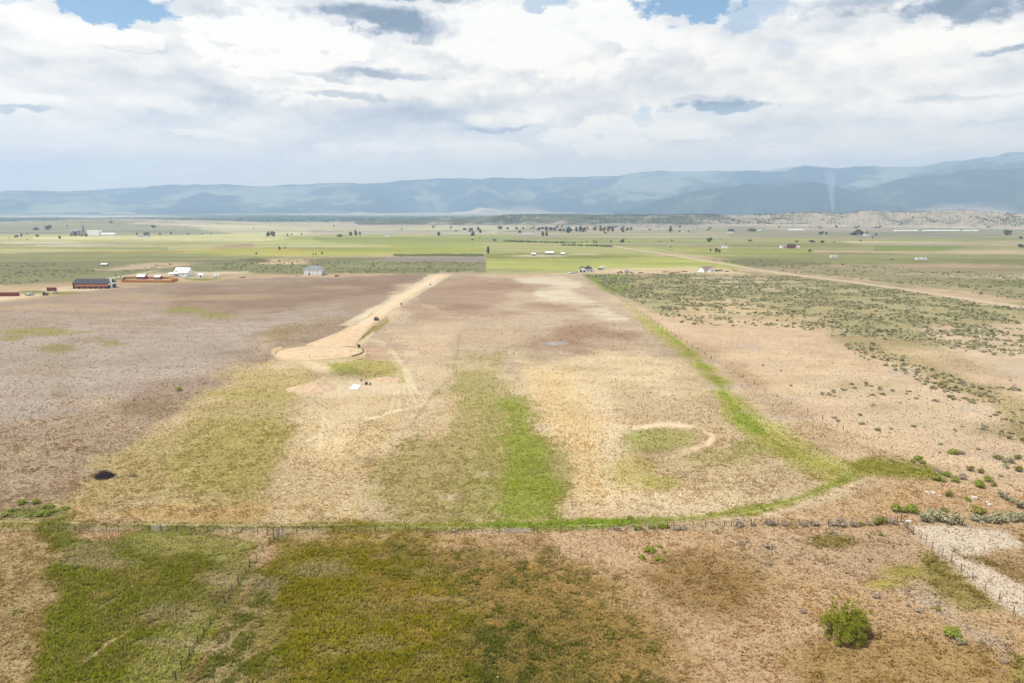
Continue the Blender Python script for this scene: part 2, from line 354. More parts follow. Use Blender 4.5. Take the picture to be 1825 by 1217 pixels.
# --- foreground
P([(-900,944),(480,948),(900,950),(1300,944),(1620,934),(2700,934),(2700,2600),(-900,2600)], (204,170,134), (172,138,98), .45, f=3, n=4)
P([(-900,944),(100,946),(130,990),(110,1100),(80,1217),(60,2600),(-900,2600)], (188,162,118), (146,124,74), .55, f=26, n=30)
P([(70,938),(494,944),(470,1000),(420,1070),(330,1217),(200,1500),(-40,1500),(60,1217),(70,1080)], (126,120,34), (112,118,18), .9, f=18, n=36)
P([(200,948),(480,950),(470,985),(420,1030),(340,1000),(240,985)], (166,160,98), (152,150,80), .75, f=14, n=18)
P([(370,1020),(478,985),(425,1066),(336,1217),(230,1400),(150,1400),(240,1180),(320,1090)], (158,152,84), (140,142,66), .8, f=9, n=12)
P([(90,950),(230,955),(240,985),(160,990),(100,980)], (138,138,74), (120,122,52), .7, f=10, n=14)
for q in (((150,1180),(220,1130),(270,1095),(300,1075)),((170,1090),(215,1060),(245,1040)),((185,1150),(240,1120),(290,1085),(325,1068)),((235,1100),(250,1075),(262,1058)),((265,1055),(300,1050),(345,1030))):
    S([(x, y, 2.6) for x, y in q], (206,180,146), f=2.5, n=4, d=.12, t=(150,130,80), a=.6)
S([(375,1035,3),(388,1045,3.5),(385,1060,3.5),(368,1070,3)], (176,178,128), f=2.5, n=2, a=.8)
P([(492,950),(640,950),(790,968),(900,1050),(960,1217),(1000,1500),(240,1500),(335,1217),(430,1060)], (142,126,28), (126,122,8), .9, f=26, n=40)
P([(340,1217),(428,1068),(462,1018),(500,1050),(455,1140),(440,1217),(400,1400),(240,1400)], (188,164,122), (98,104,34), .66, f=9, n=14)
P([(455,1060),(520,1090),(500,1217),(460,1400),(400,1400)], (170,148,94), (108,110,34), .7, f=26, n=36, a=.8)
P([(540,958),(760,955),(900,962),(780,978),(640,970),(560,972)], (192,164,98), (146,130,52), .55, f=10, n=16, a=.75)
P([(640,1010),(760,1000),(840,1050),(810,1120),(740,1150),(690,1100)], (182,146,80), (146,122,44), .6, f=50, n=80, a=.6)
_r = np.random.default_rng(4)
for _i in range(22):
    E(_r.uniform(120, 900), _r.uniform(970, 1210), _r.uniform(8, 24), _r.uniform(5, 11), (176,148,96), (146,130,66), .55, f=.7, n=.7, a=_r.uniform(.15, .35))
for _i in range(26):
    E(_r.uniform(110, 1080), _r.uniform(975, 1210), _r.uniform(14, 50), _r.uniform(8, 20), (128,118,48), (92,96,26), .8, f=.7, n=.7, a=_r.uniform(.25, .55))
for _i in range(60):
    E(_r.uniform(0, 1825), _r.uniform(560, 1215), _r.uniform(14, 60), _r.uniform(4, 16), (218,192,158), f=.7, n=.7, a=_r.uniform(.15, .4))
for _i in range(70):
    E(_r.uniform(0, 1825), _r.uniform(520, 1215), _r.uniform(14, 60), _r.uniform(4, 16), (160,138,98), (132,114,70), .6, f=.7, n=.7, a=_r.uniform(.15, .4))
P([(740,975),(860,960),(1010,990),(1140,1080),(1260,1217),(1380,1500),(860,1500),(830,1217),(800,1080)], (174,138,80), (92,98,32), .64, f=50, n=60)
P([(800,1110),(920,1040),(1040,1100),(1150,1217),(1210,1400),(780,1400)], (146,122,58), (86,92,28), .72, f=40, n=60)
P([(960,950),(1240,948),(1200,985),(1120,1010),(1000,990)], (206,174,142), (160,128,92), .35, f=14, n=16)
P([(1160,985),(1320,985),(1400,1030),(1300,1090),(1180,1060)], (168,134,88), (134,108,60), .55, f=40, n=50, a=.85)
P([(1240,945),(1600,938),(1700,1040),(1600,1060),(1480,1030),(1340,1000)], (200,168,138), (150,124,92), .4, f=18, n=22)
E(1480,965,40,12,(160,138,84),(110,104,50),.6); E(1610,1020,50,14,(176,158,88),(138,126,56),.55); E(1585,1040,40,10,(184,164,92),OLV,.5)
P([(1640,990),(1720,1000),(1790,1090),(1720,1090),(1660,1050)], (166,148,88), (124,112,54), .55, f=14, n=16)
P([(1615,936),(1650,930),(1825,945),(2700,1100),(2700,1500),(1900,1120),(1740,1020)], (192,160,124), (140,110,66), .5, f=4, n=5)
P([(1622,938),(1700,934),(1790,944),(1840,975),(1770,985),(1740,992),(1840,1050),(1860,1110),(1800,1092),(1700,1008)], (220,200,180), (170,144,124), .25, f=8, n=12)
P([(1700,985),(1800,1000),(1900,1060),(1820,1040)], (160,130,82), (96,100,46), .55, f=10, n=12)
P([(1600,1050),(1660,1060),(1800,1150),(1825,1200),(1740,1150)], (200,176,152), (128,112,88), .45, f=14, n=18)
P([(1560,1100),(1825,1180),(1900,1400),(1500,1400),(1400,1180)], (184,150,104), (144,118,66), .5, f=26, n=30)
P([(1805,1170),(1900,1150),(1960,1400),(1825,1400)], (156,146,64), (118,120,40), .6, f=14, n=16, a=.6)

S([(489,962,1.2),(455,1000,1.6),(410,1062,2),(375,1112,2.4),(345,1160,2.8),(315,1210,3.2),(285,1265,3.4)], (98,102,44), (84,92,26), .8, f=2, n=3, a=.75)

def _dist_seg(u, v, a, b):
    ax, ay = a[0], a[1]; dx, dy = b[0] - ax, b[1] - ay
    t = np.clip(((u - ax) * dx + (v - ay) * dy) / (dx * dx + dy * dy + 1e-9), 0, 1)
    return np.hypot(u - ax - t * dx, v - ay - t * dy), t

def plain_map(x, y):
    """soil colour, tuft colour and tuft cover at points of the plain"""
    u, v = chart(x, y)
    rgb = np.empty((len(x), 3)); rgb[:] = A(200, 172, 140)
    tf = np.empty((len(x), 3)); tf[:] = A(150, 125, 92)
    dn = np.full(len(x), .4)
    n1 = (fbm(x / 13, y / 13, 5, 11, .65) - .5) * .75 + (fbm(x / 50, y / 50, 3, 14) - .5) * .6
    n2 = fbm(x / 240, y / 240, 4, 23, .55) - .5
    far = sstep(350, 900, y)
    nn = (n1 * (1 - far * .5) + n2 * far) * 3.4
    for kind, g, c, t, d, f, na, al in LAY:
        if kind == 'p':
            g = np.array(g, float); pad = f + na
            I = np.nonzero((u > g[:, 0].min() - pad) & (u < g[:, 0].max() + pad) & (v > g[:, 1].min() - pad) & (v < g[:, 1].max() + pad))[0]
            if not len(I): continue
            uu, vv = u[I], v[I]; ins = np.zeros(len(I), bool); md = np.full(len(I), 1e9)
            for i in range(len(g)):
                a, b = g[i], g[(i + 1) % len(g)]
                dd, _ = _dist_seg(uu, vv, a, b); md = np.minimum(md, dd)
                cr = (a[1] > vv) != (b[1] > vv)
                with np.errstate(divide='ignore', invalid='ignore'):
                    xi = a[0] + (vv - a[1]) * (b[0] - a[0]) / (b[1] - a[1] + 1e-12)
                ins ^= cr & (uu < xi)
            sd = np.where(ins, md, -md)
            w = sstep(-f, f, sd + nn[I] * na) 
        elif kind == 'e':
            cx, cy, rx, ry = g; k = 1.6 + f
            I = np.nonzero((np.abs(u - cx) < rx * k) & (np.abs(v - cy) < ry * k))[0]
            if not len(I): continue
            q = np.sqrt(((u[I] - cx) / rx) ** 2 + ((v[I] - cy) / ry) ** 2)
            w = sstep(1 + f, 1 - f, q + nn[I] * na)
        else:
            ga = np.array(g, float); pad = ga[:, 2].max() + f + na
            I = np.nonzero((u > ga[:, 0].min() - pad) & (u < ga[:, 0].max() + pad) & (v > ga[:, 1].min() - pad) & (v < ga[:, 1].max() + pad))[0]
            if not len(I): continue
            sd = np.full(len(I), -1e9)
            for i in range(len(ga) - 1):
                dd, tt = _dist_seg(u[I], v[I], ga[i], ga[i + 1])
                sd = np.maximum(sd, ga[i, 2] + (ga[i + 1, 2] - ga[i, 2]) * tt - dd)
            w = sstep(-f, f, sd + nn[I] * na)
        w = w * al; W = w[:, None]
        rgb[I] = rgb[I] * (1 - W) + A(*c) * W
        tt = A(*t) * np.array([1.30, 1.2, 1.15]) if t else A(*c) * .85
        tf[I] = tf[I] * (1 - W) + tt * W
        if d is not None: dn[I] = dn[I] * (1 - w) + d * w
    # mottling of soil and growth at several sizes
    m1 = (fbm(x / 9, y / 9, 3, 41, .6) + fbm(x / 2.6, y / 2.6, 3, 43, .6)) * .6 - .6; m2 = fbm(x / 60, y / 35, 4, 52, .55) - .5; m3 = fbm(x / 420, y / 260, 3, 61) - .5
    m4 = (fbm(x / 320, y / 46, 4, 88, .62) - .5) * .8 + (fbm(x / 900, y / 150, 3, 89, .6) - .5) * .5
    k = 1 + .30 * m1 + .26 * m2 + (.34 * m3 + .85 * m4) * far
    rgb *= np.array([.955, 1.0, .985]); tf *= np.array([.96, 1.0, .98])
    ds = (far * .06)[:, None]; rgb = rgb * (1 - ds) + (rgb @ np.array([.3, .6, .1]))[:, None] * np.array([1.04, 1.0, .80]) * ds
    m5 = fbm((x + .8 * y) / 26, y / 5.5, 3, 97, .6) - .5
    k = (k + .20 * m5 * (1 - far) * sstep(110, 200, y)) * (1 - .21 * far)
    rgb *= k[:, None]; tf *= (1 + .3 * m1 + .3 * m2)[:, None]
    w = sstep(.02, .3, fbm(x / 17, y / 12, 4, 77, .6) - .45)[:, None] * .22
    rgb = rgb * (1 - w) + tf * w
    dn = np.clip(dn * (1 + .8 * m1 + .35 * m2), 0, 1)
    return np.clip(rgb, .01, .75), np.clip(tf, .008, .7), dn

def plain_z(x, y):
    r = np.hypot(x, y); b = np.arctan2(x, y)
    def hump(px, d, w, dr, h): return h * np.exp(-(((b - math.atan((px - CX) / FPX / CT)) / w) ** 2) - ((r - d) / dr) ** 2)
    z = hump(240, 3000, .13, 420, 20) + hump(120, 3000, .08, 400, 9) + hump(420, 3000, .12, 350, 8)
    z = z + sstep(4300, 12000, r) * 25
    z = z + sstep(1300, 2600, r) * (fbm(x / 300, y / 300, 3, 5) - .5) * 5
    return z

vs = np.concatenate([np.array([375.3, 375.8, 376.4]), np.arange(377, 420, .5), np.arange(420, 520, .8), np.arange(520, 700, 1.3), np.arange(700, 1240, 1.9), np.arange(1240, 1700, 8), np.arange(1700, 2700, 40), np.array([3200, 4200, 6200, 12000])])
us = np.concatenate([np.arange(-1500, -60, 40), np.arange(-60, 1885, 2.1), np.arange(1885, 3330, 40)])
U, Vv = np.meshgrid(us, vs)
dz = -ST + (CY - Vv) / FPX * CT; tt = CAM_H / -dz
GX = ((U - CX) / FPX * tt).ravel(); GY = ((CT + (CY - Vv) / FPX * ST) * tt).ravel()
gcol, gtuf, gden = plain_map(GX, GY)
GZ = plain_z(GX, GY)
nr, nc = U.shape
ii = (np.arange(nr - 1)[:, None] * nc + np.arange(nc - 1)[None, :]).ravel()
GF = np.stack([ii, ii + nc, ii + nc + 1, ii + 1], 1)

def ground_material():
    m, nt, out = nodes_of('dry_grassland'); N = nt.nodes; L = nt.links
    b = N.new('ShaderNodeBsdfDiffuse'); L.new(b.outputs[0], out.inputs[0])
    c = N.new('ShaderNodeVertexColor'); c.layer_name = 'Col'
    t = N.new('ShaderNodeVertexColor'); t.layer_name = 'Tuft'
    geo = N.new('ShaderNodeNewGeometry')
    def noise(sc, det, rough=.6):
        n = N.new('ShaderNodeTexNoise'); n.inputs['Scale'].default_value = sc; n.inputs['Detail'].default_value = det; n.inputs['Roughness'].default_value = rough
        L.new(geo.outputs['Position'], n.inputs['Vector']); return n.outputs[0]
    def math_(op, a, b_, cl=False):
        n = N.new('ShaderNodeMath'); n.operation = op; n.use_clamp = cl
        for i, s in enumerate((a, b_)):
            if isinstance(s, (int, float)): n.inputs[i].default_value = s
            elif s is not None: L.new(s, n.inputs[i])
        return n.outputs[0]
    n1 = noise(1.7, 4, .7); n2 = noise(.42, 6, .7); n3 = noise(5.0, 2)
    mixn = math_('ADD', math_('MULTIPLY', n1, .55), math_('MULTIPLY', n2, .45))
    thr = math_('SUBTRACT', .70, math_('MULTIPLY', t.outputs['Alpha'], .36))
    msk = math_('MULTIPLY', math_('SUBTRACT', mixn, thr), 6, True)
    mx = N.new('ShaderNodeMix'); mx.data_type = 'RGBA'; L.new(math_('MULTIPLY', msk, .6), mx.inputs[0])
    L.new(c.outputs[0], mx.inputs[6]); L.new(t.outputs[0], mx.inputs[7])
    g = math_('ADD', .62, math_('ADD', math_('MULTIPLY', n3, .36), math_('MULTIPLY', n1, .40)))
    sc = N.new('ShaderNodeVectorMath'); sc.operation = 'SCALE'; L.new(mx.outputs[2], sc.inputs[0]); L.new(g, sc.inputs['Scale'])
    L.new(sc.outputs[0], b.inputs[0])
    bp = N.new('ShaderNodeBump'); bp.inputs['Strength'].default_value = .75; bp.inputs['Distance'].default_value = .35
    L.new(math_('ADD', mixn, math_('MULTIPLY', msk, .55)), bp.inputs['Height']); L.new(bp.outputs[0], b.inputs['Normal'])
    return m

ground = raw_mesh('ground', np.stack([GX, GY, GZ], 1), GF, ground_material(), gcol, smooth=True,
                  extra={'Tuft': np.concatenate([gtuf, gden[:, None]], 1)})
tag(ground, 'dry grassland plain of tan grass and green patches', kind='structure')

# ------------------------------------------------------------------ grass tufts (stuff)
def tufts(name, N_, y0, y1, size, seed, label, blades=6, fade_in=None, fade_out=None):
    r = np.random.default_rng(seed)
    y = r.uniform(y0, y1, N_); x = r.uniform(-1, 1, N_) * (y * .80 + 14)
    rgb, tf, dn = plain_map(x, y)
    cl = fbm(x / 1.6, y / 1.6, 3, seed + 3, .6)
    clus = sstep(.60 - .4 * dn, .80 - .4 * dn, cl)
    keep = r.uniform(0, 1, N_) < np.clip(dn * 1.35 - .1, 0, 1) * clus + .42 * (1 - clus) * sstep(.12, .3, dn)
    if fade_out: keep &= r.uniform(0, 1, N_) < 1 - sstep(*fade_out, y)
    if fade_in: keep &= r.uniform(0, 1, N_) < sstep(*fade_in, y)
    u, v = chart(x, y)
    # keep the gravel turning circle and road clear
    keep &= ~(((u - 567) / 80) ** 2 + ((v - 628) / 17) ** 2 < 1)
    x, y, tf, rgb, dn, clus = x[keep], y[keep], tf[keep], rgb[keep], dn[keep], clus[keep]; n = len(x)
    s = size * r.uniform(.55, 1.35, n) * (0.8 + .5 * dn) * (.72 + .28 * clus)
    hue = r.uniform(0, 1, n)[:, None]
    g = .55 * fbm(x / 2.0, y / 2.0, 3, seed + 8, .6) + .45 * fbm(x / 7, y / 7, 3, seed + 9, .6)
    w = np.clip(sstep(.38, .62, g) + r.normal(0, .28, n) + np.clip(dn - .5, 0, 1) * 1.3, 0, 1)[:, None] * (.12 + .88 * clus[:, None])
    straw = rgb * .8 + A(206, 180, 124) * .22
    c = (tf * w + straw * (1 - w)) * 1.16 * r.uniform(.78, 1.28, n)[:, None]
    a = r.uniform(0, 2 * np.pi, (n, blades)); ln = s[:, None] * r.uniform(.35, 1.0, (n, blades)); hh = s[:, None] * r.uniform(.45, 1.05, (n, blades))
    wd = s[:, None] * r.uniform(.16, .34, (n, blades))
    bx = x[:, None] + np.cos(a) * ln * .12; by = y[:, None] + np.sin(a) * ln * .12
    px, py = -np.sin(a) * wd, np.cos(a) * wd
    z0 = np.full_like(bx, -.02)
    V = np.stack([np.stack([bx - px, by - py, z0], -1), np.stack([bx + px, by + py, z0], -1),
                  np.stack([x[:, None] + np.cos(a) * ln, y[:, None] + np.sin(a) * ln, hh], -1)], 2).reshape(-1, 3)
    C = np.repeat(c, blades * 3, 0)
    F = np.arange(len(V)).reshape(-1, 3)
    o = raw_mesh(name, V, F, GRASS, np.clip(C, .006, .8))
    return tag(o, label, kind='stuff')
tufts('grass', 760000, 68, 240, .33, 101, 'clumpy green and straw coloured bunch grass over the plain', 5, None, (120, 240))
tufts('dry_grass', 400000, 120, 460, .40, 102, 'dry tan bunch grass in the farther fields', 4, (120, 240), (330, 460))
# ------------------------------------------------------------------ mountains and bluffs
def interp(pts, x):
    a = np.array(pts, float); return np.interp(x, a[:, 0], a[:, 1])

def hill_material(name, forest_or_shade, meadow_light, bare, sc, lo=.47, hi=.58, bump=1.0):
    m, nt, out = nodes_of(name); N = nt.nodes; L = nt.links
    b = N.new('ShaderNodeBsdfDiffuse'); L.new(b.outputs[0], out.inputs[0])
    geo = N.new('ShaderNodeNewGeometry'); cv = N.new('ShaderNodeVertexColor'); cv.layer_name = 'Col'
    def noise(s, d, rgh=.6):
        n = N.new('ShaderNodeTexNoise'); n.inputs['Scale'].default_value = s; n.inputs['Detail'].default_value = d; n.inputs['Roughness'].default_value = rgh
        L.new(geo.outputs['Position'], n.inputs[0]); return n
    def rng_(src, a, c, lo_=0., hi_=1.):
        r = N.new('ShaderNodeMapRange'); r.inputs[1].default_value = a; r.inputs[2].default_value = c; r.inputs[3].default_value = lo_; r.inputs[4].default_value = hi_
        L.new(src, r.inputs[0]); return r.outputs[0]
    def mixc(f, a, c):
        n = N.new('ShaderNodeMix'); n.data_type = 'RGBA'; L.new(f, n.inputs[0])
        for i, s in ((6, a), (7, c)):
            if isinstance(s, tuple): n.inputs[i].default_value = (*s, 1)
            else: L.new(s, n.inputs[i])
        return n.outputs[2]
    big = noise(sc, 8, .62); fine = noise(sc * 14, 4)
    sep = N.new('ShaderNodeSeparateColor'); L.new(cv.outputs[0], sep.inputs[0])
    add = N.new('ShaderNodeMath'); add.operation = 'ADD'; L.new(big.outputs[0], add.inputs[0]); L.new(sep.outputs[0], add.inputs[1])
    c1 = mixc(rng_(add.outputs[0], lo, hi), tuple(forest_or_shade), tuple(meadow_light))
    c2 = mixc(sep.outputs[1], c1, tuple(bare))
    sc_ = N.new('ShaderNodeVectorMath'); sc_.operation = 'SCALE'; L.new(c2, sc_.inputs[0]); L.new(rng_(fine.outputs[0], .3, .7, .72, 1.28), sc_.inputs['Scale'])
    L.new(sc_.outputs[0], b.inputs[0])
    bp = N.new('ShaderNodeBump'); bp.inputs['Strength'].default_value = bump; bp.inputs['Distance'].default_value = 60; L.new(big.outputs[0], bp.inputs['Height']); L.new(bp.outputs[0], b.inputs['Normal'])
    return m

def polar_range(name, label, sky, base, r0, r1, r2, pxs, nrad, material, spur, apron=.0, seed=0, meadow_light=None, bare=None, zoff=-4):
    """a range whose crest stands at range r1 with the surveyed skyline; foot at r0, back foot at r2"""
    px = np.arange(*pxs); rr = np.concatenate([np.linspace(r0, r1, nrad), np.linspace(r1, r2, max(6, nrad // 5))[1:]])
    B = np.arctan((px - CX) / FPX / CT)                       # bearing
    zs = []
    for p, q in zip(px, interp(sky, px)):
        d = ray(p, q); zs.append(CAM_H + r1 * d[2] / math.hypot(d[0], d[1]))
    H = np.maximum(np.array(zs), 0)
    Rg, Bg = np.meshgrid(rr, B, indexing='ij'); Hg = np.broadcast_to(H, Rg.shape)
    X = Rg * np.sin(Bg); Y = Rg * np.cos(Bg)
    s = np.clip((Rg - r0) / (r1 - r0), 0, 1); back = np.clip((Rg - r1) / (r2 - r1), 0, 1)
    prof = apron * s + (1 - apron) * sstep(.08, 1.02, s) ** .9
    rid = 1 - np.abs(fbm(X / spur, Y / (spur * 1.5), 5, seed + 31, .5) * 2 - 1) * 2.2
    rid2 = fbm(X / (spur * .35), Y / (spur * .5), 4, seed + 51) - .5
    mid = np.sin(np.pi * np.clip(s, 0, 1)) ** .8
    Z = Hg * (prof * (1 + 0) + mid * (.38 * (rid - .45) + .16 * rid2) + .012 * rid2 * sstep(.8, 1, s)) * (1 - back ** 1.3) + zoff
    V = np.stack([X, Y, Z], -1).reshape(-1, 3)
    nr_, nc_ = Rg.shape
    i = (np.arange(nr_ - 1)[:, None] * nc_ + np.arange(nc_ - 1)[None, :]).ravel()
    F = np.stack([i, i + 1, i + nc_ + 1, i + nc_], 1)
    c = np.zeros((len(V), 3)); PXg = np.broadcast_to(px, Rg.shape)
    if meadow_light is not None: c[:, 0] = meadow_light(PXg, s, X, Y).ravel()
    if bare is not None: c[:, 1] = np.clip(bare(PXg, s, X, Y).ravel(), 0, 1)
    o = raw_mesh(name, V, F, material, c, smooth=True)
    return tag(o, label, kind='structure')

FOREST_SHADE, MEADOW_SUN, BARE = A(48, 68, 78), A(146, 152, 130), A(214, 196, 176)  # forest doubles as cloud shadow with haze blue mixed in, meadow as sun patches
mt = hill_material('mountain_slopes', FOREST_SHADE, MEADOW_SUN, BARE, .00115)
SKY1 = [(-1500, 352), (-600, 350), (0, 343), (60, 342), (105, 340), (150, 341), (250, 335), (350, 331), (420, 331), (500, 334), (600, 329), (700, 325), (800, 321), (900, 319), (950, 320), (1000, 320), (1050, 317), (1100, 313), (1140, 309), (1170, 306), (1200, 309), (1280, 307), (1340, 303), (1400, 296.5), (1430, 296), (1470, 302), (1540, 301), (1600, 297), (1650, 290), (1700, 288), (1750, 279), (1790, 278), (1825, 277), (2000, 276), (2400, 284), (3300, 300)]
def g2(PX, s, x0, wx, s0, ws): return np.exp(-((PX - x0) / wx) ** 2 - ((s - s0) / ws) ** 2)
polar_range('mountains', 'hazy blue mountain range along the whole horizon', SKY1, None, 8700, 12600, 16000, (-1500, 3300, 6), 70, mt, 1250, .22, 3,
    meadow_light=lambda P_, s, X, Y: .16 * g2(P_, s, 480, 160, .55, .3) + .14 * g2(P_, s, 1180, 160, .6, .3) + .12 * g2(P_, s, 100, 160, .3, .3) + .10 * g2(P_, s, 1700, 200, .8, .25) - .08 * g2(P_, s, 650, 160, .7, .3) - .05,  # placed sun patches and cloud shade, painted as meadow and forest
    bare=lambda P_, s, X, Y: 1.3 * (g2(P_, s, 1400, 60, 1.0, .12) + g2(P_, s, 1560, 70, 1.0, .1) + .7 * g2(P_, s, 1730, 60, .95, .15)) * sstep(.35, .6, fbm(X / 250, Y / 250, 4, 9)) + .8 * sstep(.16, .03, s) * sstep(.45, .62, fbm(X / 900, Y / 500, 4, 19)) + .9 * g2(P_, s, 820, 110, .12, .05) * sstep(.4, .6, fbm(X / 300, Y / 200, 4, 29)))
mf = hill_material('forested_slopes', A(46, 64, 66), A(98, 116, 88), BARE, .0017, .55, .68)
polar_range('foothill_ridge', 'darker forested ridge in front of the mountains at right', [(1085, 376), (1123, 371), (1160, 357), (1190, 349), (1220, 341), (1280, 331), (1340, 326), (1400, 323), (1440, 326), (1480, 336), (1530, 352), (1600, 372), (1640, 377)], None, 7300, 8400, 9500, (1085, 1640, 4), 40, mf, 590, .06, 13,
    bare=lambda P_, s, X, Y: .9 * sstep(.14, .03, s) * sstep(.35, .55, fbm(X / 500, Y / 300, 4, 19)))
polar_range('foothill_slope', 'dark wooded mountain flank at the right edge', [(1440, 376), (1480, 342), (1530, 332), (1575, 318), (1620, 314), (1711, 305), (1760, 301), (1825, 298), (1950, 290), (2300, 300), (2900, 345), (3200, 370)], None, 7400, 9400, 11000, (1440, 3200, 5), 44, mf, 780, .08, 23,
    bare=lambda P_, s, X, Y: .95 * sstep(.30, .03, s) * sstep(.38, .56, fbm(X / 420, Y / 260, 4, 39)))
mb = hill_material('scrub_bluff', A(98, 104, 82), A(182, 170, 150), A(216, 202, 178), .008, .36, .56, .8)
polar_range('bluffs', 'low tan bluffs dotted with dark scrub at right', [(-1200, 400), (640, 398), (720, 392), (860, 385), (960, 381), (1060, 382), (1130, 383), (1220, 382), (1320, 382), (1380, 379), (1436, 378), (1480, 380), (1500, 377), (1527, 374), (1560, 377), (1597, 378), (1640, 376), (1688, 374), (1720, 377), (1735, 378), (1780, 380), (1825, 380), (2100, 376), (2600, 382), (3300, 388)], None, 2750, 3150, 4300, (620, 3300, 3), 46, mb, 130, .10, 43,
    meadow_light=lambda P_, s, X, Y: .10 * sstep(.6, .2, s) + .10 * sstep(1250, 1500, P_) - .16 * sstep(1300, 1150, P_),
    bare=lambda P_, s, X, Y: .9 * sstep(.75, .95, s) * sstep(1400, 1500, P_) * sstep(.45, .6, fbm(X / 60, Y / 60, 4, 9)) + .7 * sstep(.25, .05, s) * sstep(1150, 1350, P_), zoff=-1.5)

# ------------------------------------------------------------------ haze
hz = MB().box((0, 0, 579), (34000, 34000, 1186)).build('haze', None)
m, nt, out = nodes_of('valley_haze'); pv = nt.nodes.new('ShaderNodeVolumePrincipled'); nt.links.new(pv.outputs[0], out.inputs['Volume'])
pv.inputs['Color'].default_value = (.52, .72, 1.0, 1); pv.inputs['Density'].default_value = 1.2e-4; pv.inputs['Anisotropy'].default_value = .15
hz.data.materials.append(m); tag(hz, 'pale blue summer haze filling the whole valley', kind='stuff')

# ------------------------------------------------------------------ roads
def road_material(name, c, var=.24):
    m, nt, out = nodes_of(name); N = nt.nodes; L = nt.links
    b = N.new('ShaderNodeBsdfDiffuse'); L.new(b.outputs[0], out.inputs[0]); geo = N.new('ShaderNodeNewGeometry')
    n = N.new('ShaderNodeTexNoise'); n.inputs['Scale'].default_value = .35; n.inputs['Detail'].default_value = 8; n.inputs['Roughness'].default_value = .7; L.new(geo.outputs['Position'], n.inputs[0])
    r = N.new('ShaderNodeMapRange'); r.inputs[1].default_value = .3; r.inputs[2].default_value = .7; r.inputs[3].default_value = 1 - var; r.inputs[4].default_value = 1 + var * .7; L.new(n.outputs[0], r.inputs[0])
    s = N.new('ShaderNodeVectorMath'); s.operation = 'SCALE'; s.inputs[0].default_value = tuple(c); L.new(r.outputs[0], s.inputs['Scale']); L.new(s.outputs[0], b.inputs[0])
    bp = N.new('ShaderNodeBump'); bp.inputs['Strength'].default_value = .4; bp.inputs['Distance'].default_value = .1; L.new(n.outputs[0], bp.inputs['Height']); L.new(bp.outputs[0], b.inputs['Normal'])
    return m
GRAVEL = road_material('orange_gravel', A(226, 198, 162)); DIRT = road_material('grey_dirt', A(198, 180, 154))

def strip(mb_, pts, hw, z, skirt=.8):
    """cambered road strip with sloping shoulders"""
    pts = [Vector((p[0], p[1], 0)) for p in pts]; vs = []; fs = []
    if not hasattr(hw, '__len__'): hw = [hw] * len(pts)
    for i, p in enumerate(pts):
        t = (pts[min(i + 1, len(pts) - 1)] - pts[max(i - 1, 0)]).normalized(); nrm = Vector((-t.y, t.x, 0))
        j = .14 * math.sin(i * 1.7) + .10 * math.sin(i * 4.1)
        for k, h in ((-hw[i] - skirt + j, -.05), (-hw[i] + j, z), (0, z + .08), (hw[i] + j, z), (hw[i] + skirt + j, -.05)):
            q = p + nrm * k; vs.append((q.x, q.y, h))
    for i in range(len(pts) - 1):
        for k in range(4): fs.append((i * 5 + k, i * 5 + k + 1, (i + 1) * 5 + k + 1, (i + 1) * 5 + k))
    return mb_.add(vs, fs)
def dense(pp, n):
    a = np.array(pp, float); d = np.concatenate([[0], np.cumsum(np.hypot(*np.diff(a, axis=0).T))]); t = np.linspace(0, d[-1], n)
    return [(np.interp(q, d, a[:, 0]), np.interp(q, d, a[:, 1])) for q in t]
lane = [at(x, y) for x, y in ((788, 489.3), (769, 500), (743, 515), (715, 531), (690, 549), (667, 566), (645, 580), (622, 595), (602, 607), (585, 617))]
lane = dense([(p.x, p.y) for p in lane], 46)
c0 = at(567, 628)
rb = MB(); strip(rb, lane, [5.4] * 6 + [3.9 + .0 * i for i in range(32)] + [4.4, 5, 5.8, 6.8, 8, 9, 10, 11], .10)
vs_ = [(c0.x, c0.y, .26)]; nn_ = 128
for ring, zz in ((.97, .2), (1.03, -.05)):
    for k in range(nn_):
        w = 2 * math.pi * k / nn_; j = 1 + .02 * math.sin(3 * w + 1) + .012 * math.sin(7 * w) + .006 * math.sin(19 * w + 2) + .004 * math.sin(31 * w)
        vs_.append((c0.x + 17.4 * ring * j * math.cos(w), c0.y + 14.2 * ring * j * math.sin(w), zz))
rb.add(vs_, [(0, 1 + k, 1 + (k + 1) % nn_) for k in range(nn_)] + [(1 + k, 1 + nn_ + k, 1 + nn_ + (k + 1) % nn_, 1 + (k + 1) % nn_) for k in range(nn_)])
n_face = len(rb.f)
def ribbon(mb_, pts, off, half, z):
    pts = [Vector((p[0], p[1], 0)) for p in pts]; vs = []; fs = []
    for i, p in enumerate(pts):
        t = (pts[min(i + 1, len(pts) - 1)] - pts[max(i - 1, 0)]).normalized(); q = Vector((-t.y, t.x, 0)); w_ = .12 * math.sin(i * .9) + .08 * math.sin(i * 2.3)
        for h in (-half, half): a = p + q * (off + w_ + h * (1 + .3 * math.sin(i * 1.3))); vs.append((a.x, a.y, z))
    for i in range(len(pts) - 1): fs.append((2 * i, 2 * i + 1, 2 * i + 3, 2 * i + 2))
    mb_.add(vs, fs)
for off in (-2.3, -.8, .9, 2.4): ribbon(rb, lane[1:40], off, .28, .19 - .02 * abs(off))
for rad, a0, a1 in ((.74, .3, 5.4), (.66, .5, 5.2), (.40, 1.2, 4.4)):
    ribbon(rb, [(c0.x + 17.4 * rad * math.cos(w), c0.y + 14.2 * rad * math.sin(w)) for w in np.linspace(a0 - 2.6, a1 - 2.6, 60)], 0, .3, .275)
gr_ = rb.build('gravel_road', GRAVEL, smooth=True); gr_.data.materials.append(road_material('wheel_worn_gravel', A(244, 222, 192), .18))
